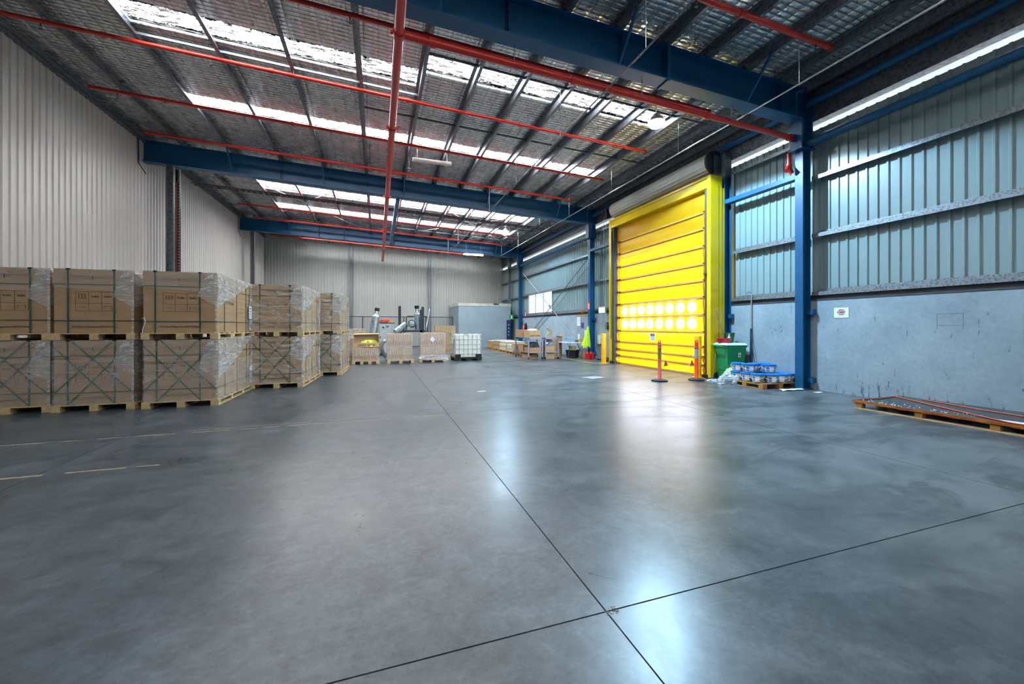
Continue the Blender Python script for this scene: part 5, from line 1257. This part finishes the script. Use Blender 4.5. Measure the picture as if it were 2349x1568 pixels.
# broom and poles
M['stick'] = simple('brown_broom_stick', (132, 104, 72), 0.6)
o = thing('broom', 'broom leaning against the right post of the yellow door', 'broom', (8.98, 8.92, 0)); MB().cyl((0.0, 0.0, 0.06), (0.36, 0.16, 1.32), 0.013, n=8).obj('stick', M['stick'], o); MB().box(-0.22, 0.22, -0.03, 0.03, 0.0, 0.06).obj('head', M['black'], o)
o = thing('wooden_pole', 'thin brown pole leaning in front of the green bin', 'pole', (9.22, 8.45, 0)); MB().cyl((0.06, 0.04, 0.0), (0.02, 0.60, 1.95), 0.012, n=8).obj('stick', M['stick'], o); MB().cyl((0.06, 0.04, 0.0), (0.057, 0.07, 0.10), 0.014, n=8).obj('end_cap', M['black'], o)
o = thing('wall_pole', 'tall pole with a dark blue grip standing against the concrete wall', 'pole', (9.80, 8.42, 0)); MB().cyl((0, 0, 0), (0.04, 0, 2.42), 0.016, n=10).obj('tube', M['steel'], o); MB().cyl((0.008, 0, 0.5), (0.02, 0, 1.45), 0.024, n=10).obj('grip', simple('navy_grip', (34, 52, 92), 0.5), o)
MB().tube([(0.04, 0, 2.40), (0.03, 0.06, 2.47), (0.0, 0.12, 2.44)], 0.008, 6).obj('hook', M['black'], o)
o = thing('dark_rod', 'thin dark rod leaning on the tall pole', 'rod', (9.72, 8.18, 0)); MB().cyl((0, -0.02, 0), (0.09, 0.24, 1.42), 0.010, n=8).obj('rod', M['gunmetal'], o)
o = thing('socket_box', 'small grey socket box with a looped cable on the wall behind the bin', 'socket', (9.84, 8.50, 0.72)); MB().box(-0.05, 0.02, -0.06, 0.06, 0, 0.2).obj('body', M['cab'], o); MB().tube([(-0.06, 0.1 + 0.07 * math.cos(t), 0.12 + 0.11 * math.sin(t)) for t in [i * 0.6 for i in range(14)]], 0.012, 6).obj('cable', M['paper'], o)
# wrap heap
M['pgreen'] = simple('pale_green_film', (206, 222, 176), 0.3, 0, 0.15, 10.0)
M['silverfilm'] = simple('crumpled_clear_film', (196, 206, 214), 0.15, 0.3, 0.35, 14.0)
o = crumple('wrap_heap', M['pgreen'], None, (0, 0, 0), 0.32, 0.28, 0.36, 41, 12, (9.12, 8.32, 0)); tag(o, 'heap of pale green plastic film in front of the bin', 'film')
o = crumple('wrap_heap', M['silverfilm'], None, (0, 0, 0), 0.34, 0.24, 0.23, 42, 14, (8.86, 8.20, 0)); tag(o, 'heap of clear crumpled plastic film beside the tub pallet', 'film')
o = crumple('wrap_heap', M['silverfilm'], None, (0, 0, 0), 0.20, 0.16, 0.07, 43, 10, (8.72, 8.62, 0)); tag(o, 'small flat scrap of clear film left of the plastic heap', 'film')
o = crumple('orange_rag', simple('orange_rag', (206, 116, 74), 0.8), None, (0, 0, 0), 0.12, 0.06, 0.04, 44, 7, (8.72, 8.86, 0)); tag(o, 'orange rag on the floor by the right orange post', 'rag')
# pallet of tubs
pallet('brown pallet holding the blue lidded tubs', 1.10, 1.10, 0.13, (9.27, 7.12, 0), math.radians(-4), None, 'wood_b', (3, 3))
M['tubg'] = simple('grey_tub_plastic', (138, 146, 152), 0.4, 0, 0.05)
M['tublid'] = simple('blue_tub_lid', (20, 132, 222), 0.35, 0, 0.05)
M['tublab'] = simple('blue_tub_label', (24, 128, 214), 0.5)
_tub = {}
def tub_parts():
    if not _tub:
        _tub['body'] = MB().lathe([(0.105, 0.0), (0.125, 0.155), (0.0, 0.155)], 20, (0,0,0), 1.12, 0.88).mesh('body', M['tubg'], True)
        _tub['lid'] = MB().lathe([(0.136, 0.142), (0.138, 0.150), (0.136, 0.174), (0.115, 0.178), (0.0, 0.172)], 20, (0,0,0), 1.12, 0.88).mesh('lid', M['tublid'], True)
        def lab(a0, a1, r0, r1, z0, z1, mat, nm):
            mb = MB()
            def fn(u, v):
                a = a0 + (a1 - a0) * u; r = r0 + (r1 - r0) * v
                return (1.12 * r * math.cos(a), 0.88 * r * math.sin(a), z0 + (z1 - z0) * v)
            mb.grid(fn, 8, 1); return mb.mesh(nm, mat, True)
        _tub['label'] = lab(math.radians(-130), math.radians(-50), 0.1085, 0.1235, 0.02, 0.13, M['paper'], 'label')
        _tub['label_block'] = lab(math.radians(-122), math.radians(-95), 0.111, 0.1220, 0.03, 0.12, M['tublab'], 'label_block')
        _tub['handle'] = MB().tube([(1.12 * 0.137 * math.cos(a), 0.88 * 0.137 * math.sin(a) - 0.006, 0.135 - 0.07 * math.sin((a + math.pi) if a < 0 else a)) for a in [-math.pi + i * math.pi / 10 for i in range(11)]], 0.004, 5).mesh('handle', M['paper'])
    return _tub
def tub(label, x, y, z, rz):
    t = thing('plastic_tub', label, 'tub', (x, y, z), rz, 'grey tubs with blue lids'); p = tub_parts(); t.scale = (1.08, 1.08, 1.22)
    for n_ in ('body', 'lid', 'label', 'label_block', 'handle'): inst(n_, p[n_], t)
pc, ps = math.cos(math.radians(-4)), math.sin(math.radians(-4))
def onpal(a, b): return (9.27 + a * pc - b * ps, 7.12 + a * ps + b * pc)
BOT = [(-0.40, 0.92, 'back left corner'), (-0.40, 0.60, 'left edge, second from the back'), (-0.40, 0.28, 'left edge, second from the front'), (-0.16, 0.13, 'front row, facing with its label'), (0.06, 0.38, 'front middle'),
       (0.16, 0.14, 'front row, right of the labelled one'), (0.42, 0.20, 'right front'), (0.40, 0.50, 'right edge behind'), (-0.10, 0.70, 'back middle'), (0.18, 0.80, 'back right')]
for k, (a, b_, w) in enumerate(BOT):
    x, y = onpal(a, b_); tub('blue lidded grey tub in the bottom layer, %s' % w, x, y, 0.131, math.radians((-62, -75, -80, -40, -60, -68, -72, -45, -30, -50)[k]))
TOP = [(-0.40, 0.90, 'farthest left'), (-0.38, 0.58, 'second from the left'), (-0.12, 0.66, 'at the back'), (0.02, 0.36, 'facing with its label in the middle'), (0.26, 0.74, 'farthest right')]
for k, (a, b_, w) in enumerate(TOP):
    x, y = onpal(a, b_); tub('blue lidded grey tub in the upper layer, %s' % w, x, y, 0.131 + 0.218, math.radians((-70, -38, -72, -42, -64)[k]))
o = thing('paper_strip', 'crumpled white strip on the floor in front of the tub pallet', 'paper', (9.15, 6.86, 0))
fb = MB(); wrinkle(fb, (-0.25, -0.06, 0.004), (0.42, -0.10, 0.004), (0.45, 0.04, 0.01), (-0.22, 0.06, 0.02), (0, 0, 1), 0.018, 16, 4, 5); fb.obj('sheet', M['paper'], o)
for (x, y), (sx, sy), rz, lab in (((9.55, 6.45), (0.20, 0.10), 0.1, 'white paper scrap on the floor at the foot of the near blue column'), ((6.05, 10.45), (0.55, 0.42), 0.3, 'pale sheet lying flat on the floor before the yellow door'), ((2.28, 9.02), (0.20, 0.06), 0.1, 'small white strip on the open floor near the middle joint')):
    o = MB().box(-sx/2, sx/2, -sy/2, sy/2, 0.0, 0.004).obj('paper_scrap', M['paper'] if sx < 0.4 else simple('dull_pale_sheet', (150, 158, 166), 0.6), None, (x, y, 0), rz); tag(o, lab, 'paper', 'paper scraps on the floor')
# flat pallet with a wrapped black sheet, right edge
p = thing('flat_pallet', 'long low timber pallet at the right edge of the photo', 'pallet', (8.35, 2.3, 0))
L_ = 2.7; Wd = 1.33
for x in (0.0, Wd/2 - 0.05, Wd - 0.10): MB().box(x, x + 0.10, 0, L_, 0, 0.018).obj('runner', M['wood'], p)
for j in range(4):
    for x in (0.0, Wd/2 - 0.05, Wd - 0.10): MB().box(x, x + 0.10, 0.02 + j * (L_ - 0.14) / 3, 0.12 + j * (L_ - 0.14) / 3, 0.018, 0.095).obj('block', M['wood_b'], p)
for k in range(9): MB().box(0.0, Wd, k * (L_ - 0.12) / 8, 0.12 + k * (L_ - 0.12) / 8, 0.095, 0.112).obj('deck_board', M['wood_b'], p)
s_ = thing('wrapped_sheet', 'flat black wrapped panel with orange edging lying on the long pallet', 'panel', (8.34, 2.3, 0.113))
MB().box(0.0, Wd + 0.02, -0.02, L_ + 0.02, 0, 0.035).obj('panel', simple('dark_glassy_panel', (34, 38, 44), 0.22, 0, 0.3, 3.0), s_)
M['oedge'] = simple('orange_edge_tape', (190, 104, 34), 0.35, 0, 0.15)
MB().box(-0.006, 0.0, -0.02, L_ + 0.02, -0.004, 0.036).obj('edge_tape', M['oedge'], s_)
MB().box(0.0, Wd + 0.02, L_ + 0.02, L_ + 0.026, -0.004, 0.036).obj('edge_tape', M['oedge'], s_)
for k in range(6): text('TOP LOAD ONLY', 0.030, M['print'], s_, (-0.0065, 0.15 + k * 0.36, 0.017), '-x', 'lettering')
M['rope'] = simple('orange_cord', (196, 92, 52), 0.6)
MB().tube([(0.0, L_, 0.04), (0.6, L_ - 0.1, 0.045), (1.2, L_ - 0.02, 0.04)], 0.008, 5).obj('cord', M['rope'], s_)
MB().tube([(1.1, L_ - 0.05, 0.045), (0.6, L_ - 0.9, 0.045), (0.05, L_ - 1.9, 0.045), (0.0, 0.3, 0.042)], 0.010, 5).obj('cord', M['rope'], s_)
MB().tube([(1.2, L_ - 0.4, 0.045), (0.9, 1.4, 0.048), (0.7, 0.2, 0.045)], 0.009, 5).obj('cord', M['rope'], s_)
rnd = random.Random(12); mb = MB()
for k in range(70):
    t = rnd.random(); x = 0.02 + 0.35 * rnd.random() ** 2 + 0.10 * t; y = L_ - 1.5 * t; r = rnd.uniform(0.004, 0.013)
    mb.cyl((x, y, 0.033), (x + rnd.uniform(-.01, .01), y, 0.033 + r * 0.8), r, r * 0.5, 6)
o = mb.obj('foam_flecks', M['paper'], s_); o['kind'] = 'stuff'
MB().add([(0.12, 0.35, 0.037), (0.32, 0.55, 0.037), (0.22, 1.05, 0.038), (0.16, 1.0, 0.038)], [(0,1,2,3)]).obj('paper_strip', M['paper'], s_)
# company sign on the dado
s_ = thing('company_sign', 'white sign with a striped globe and red lettering on the concrete wall', 'sign', (XR, 6.165, 1.70))
MB().box(-0.008, 0, -0.15, 0.15, 0, 0.23).obj('plate', M['paper'], s_)
navy = simple('navy_ink', (40, 52, 92), 0.6); mb = MB(); R_ = 0.072; cz = 0.125
for k in range(9):
    z = cz - R_ + R_ * 2 * k / 8; w = math.sqrt(max(0.0, R_ * R_ - (z - cz) ** 2))
    if abs(z - cz) > 0.022 and w > 0.005: mb.box(-0.0095, -0.008, -w, w, z - 0.004, z + 0.004)
for a in range(24):
    t0, t1 = 2 * math.pi * a / 24, 2 * math.pi * (a + 1) / 24
    if abs(math.sin((t0 + t1) / 2)) > 0.32: mb.bar((-0.009, R_ * math.cos(t0), cz + R_ * math.sin(t0)), (-0.009, R_ * math.cos(t1), cz + R_ * math.sin(t1)), 0.002, 0.004, (1, 0, 0))
for yy in (-0.03, 0.0, 0.03):
    for sg in (-1, 1): mb.bar((-0.009, yy, cz + sg * 0.024), (-0.009, yy * 0.7, cz + sg * 0.066), 0.002, 0.003, (1, 0, 0))
mb.obj('globe', navy, s_)
text('SUMMIT', 0.048, simple('red_ink', (200, 40, 48), 0.6), s_, (-0.0105, 0, cz), '-x', 'lettering', bold=0.002)
for y in (-0.05, 0.05): MB().cyl((-0.012, y, 0.025), (-0.008, y, 0.025), 0.006, n=8).obj('screw', M['gunmetal'], s_)
# tape outlines and pen marks left on the dado
mk = simple('old_tape_residue', (104, 124, 128), 0.8)
def frame_mark(y0, y1, z0, z1, t=0.008, ext=0.06, bottom=True):
    mb = MB().box(XR - 0.0015, XR, y0, y0 + t, z0 - ext, z1).box(XR - 0.0015, XR, y1 - t, y1, z0 - ext, z1).box(XR - 0.0015, XR, y0, y1, z1 - t, z1)
    if bottom: mb.box(XR - 0.0015, XR, y0, y1, z0, z0 + t)
    mb.obj('tape_mark', mk, wall_right)
frame_mark(4.19, 4.55, 1.52, 1.74); frame_mark(7.32, 7.54, 1.83, 2.0, 0.006, 0.03, False)
mb = MB(); rnd = random.Random(3)
for yc, zc, ww, hh in ((7.72, 1.36, 0.16, 0.14), (7.54, 1.47, 0.06, 0.12)):
    for k in range(16 if ww > 0.1 else 6):
        a = rnd.uniform(-ww, ww); z = rnd.uniform(-hh, hh) * (1 - abs(a) / ww * 0.5); mb.box(XR - 0.001, XR, yc + a - 0.004, yc + a + 0.004, zc + z - rnd.uniform(0.01, 0.05), zc + z)
mb.obj('pen_mark', simple('dark_pen', (66, 80, 96), 0.8), wall_right)
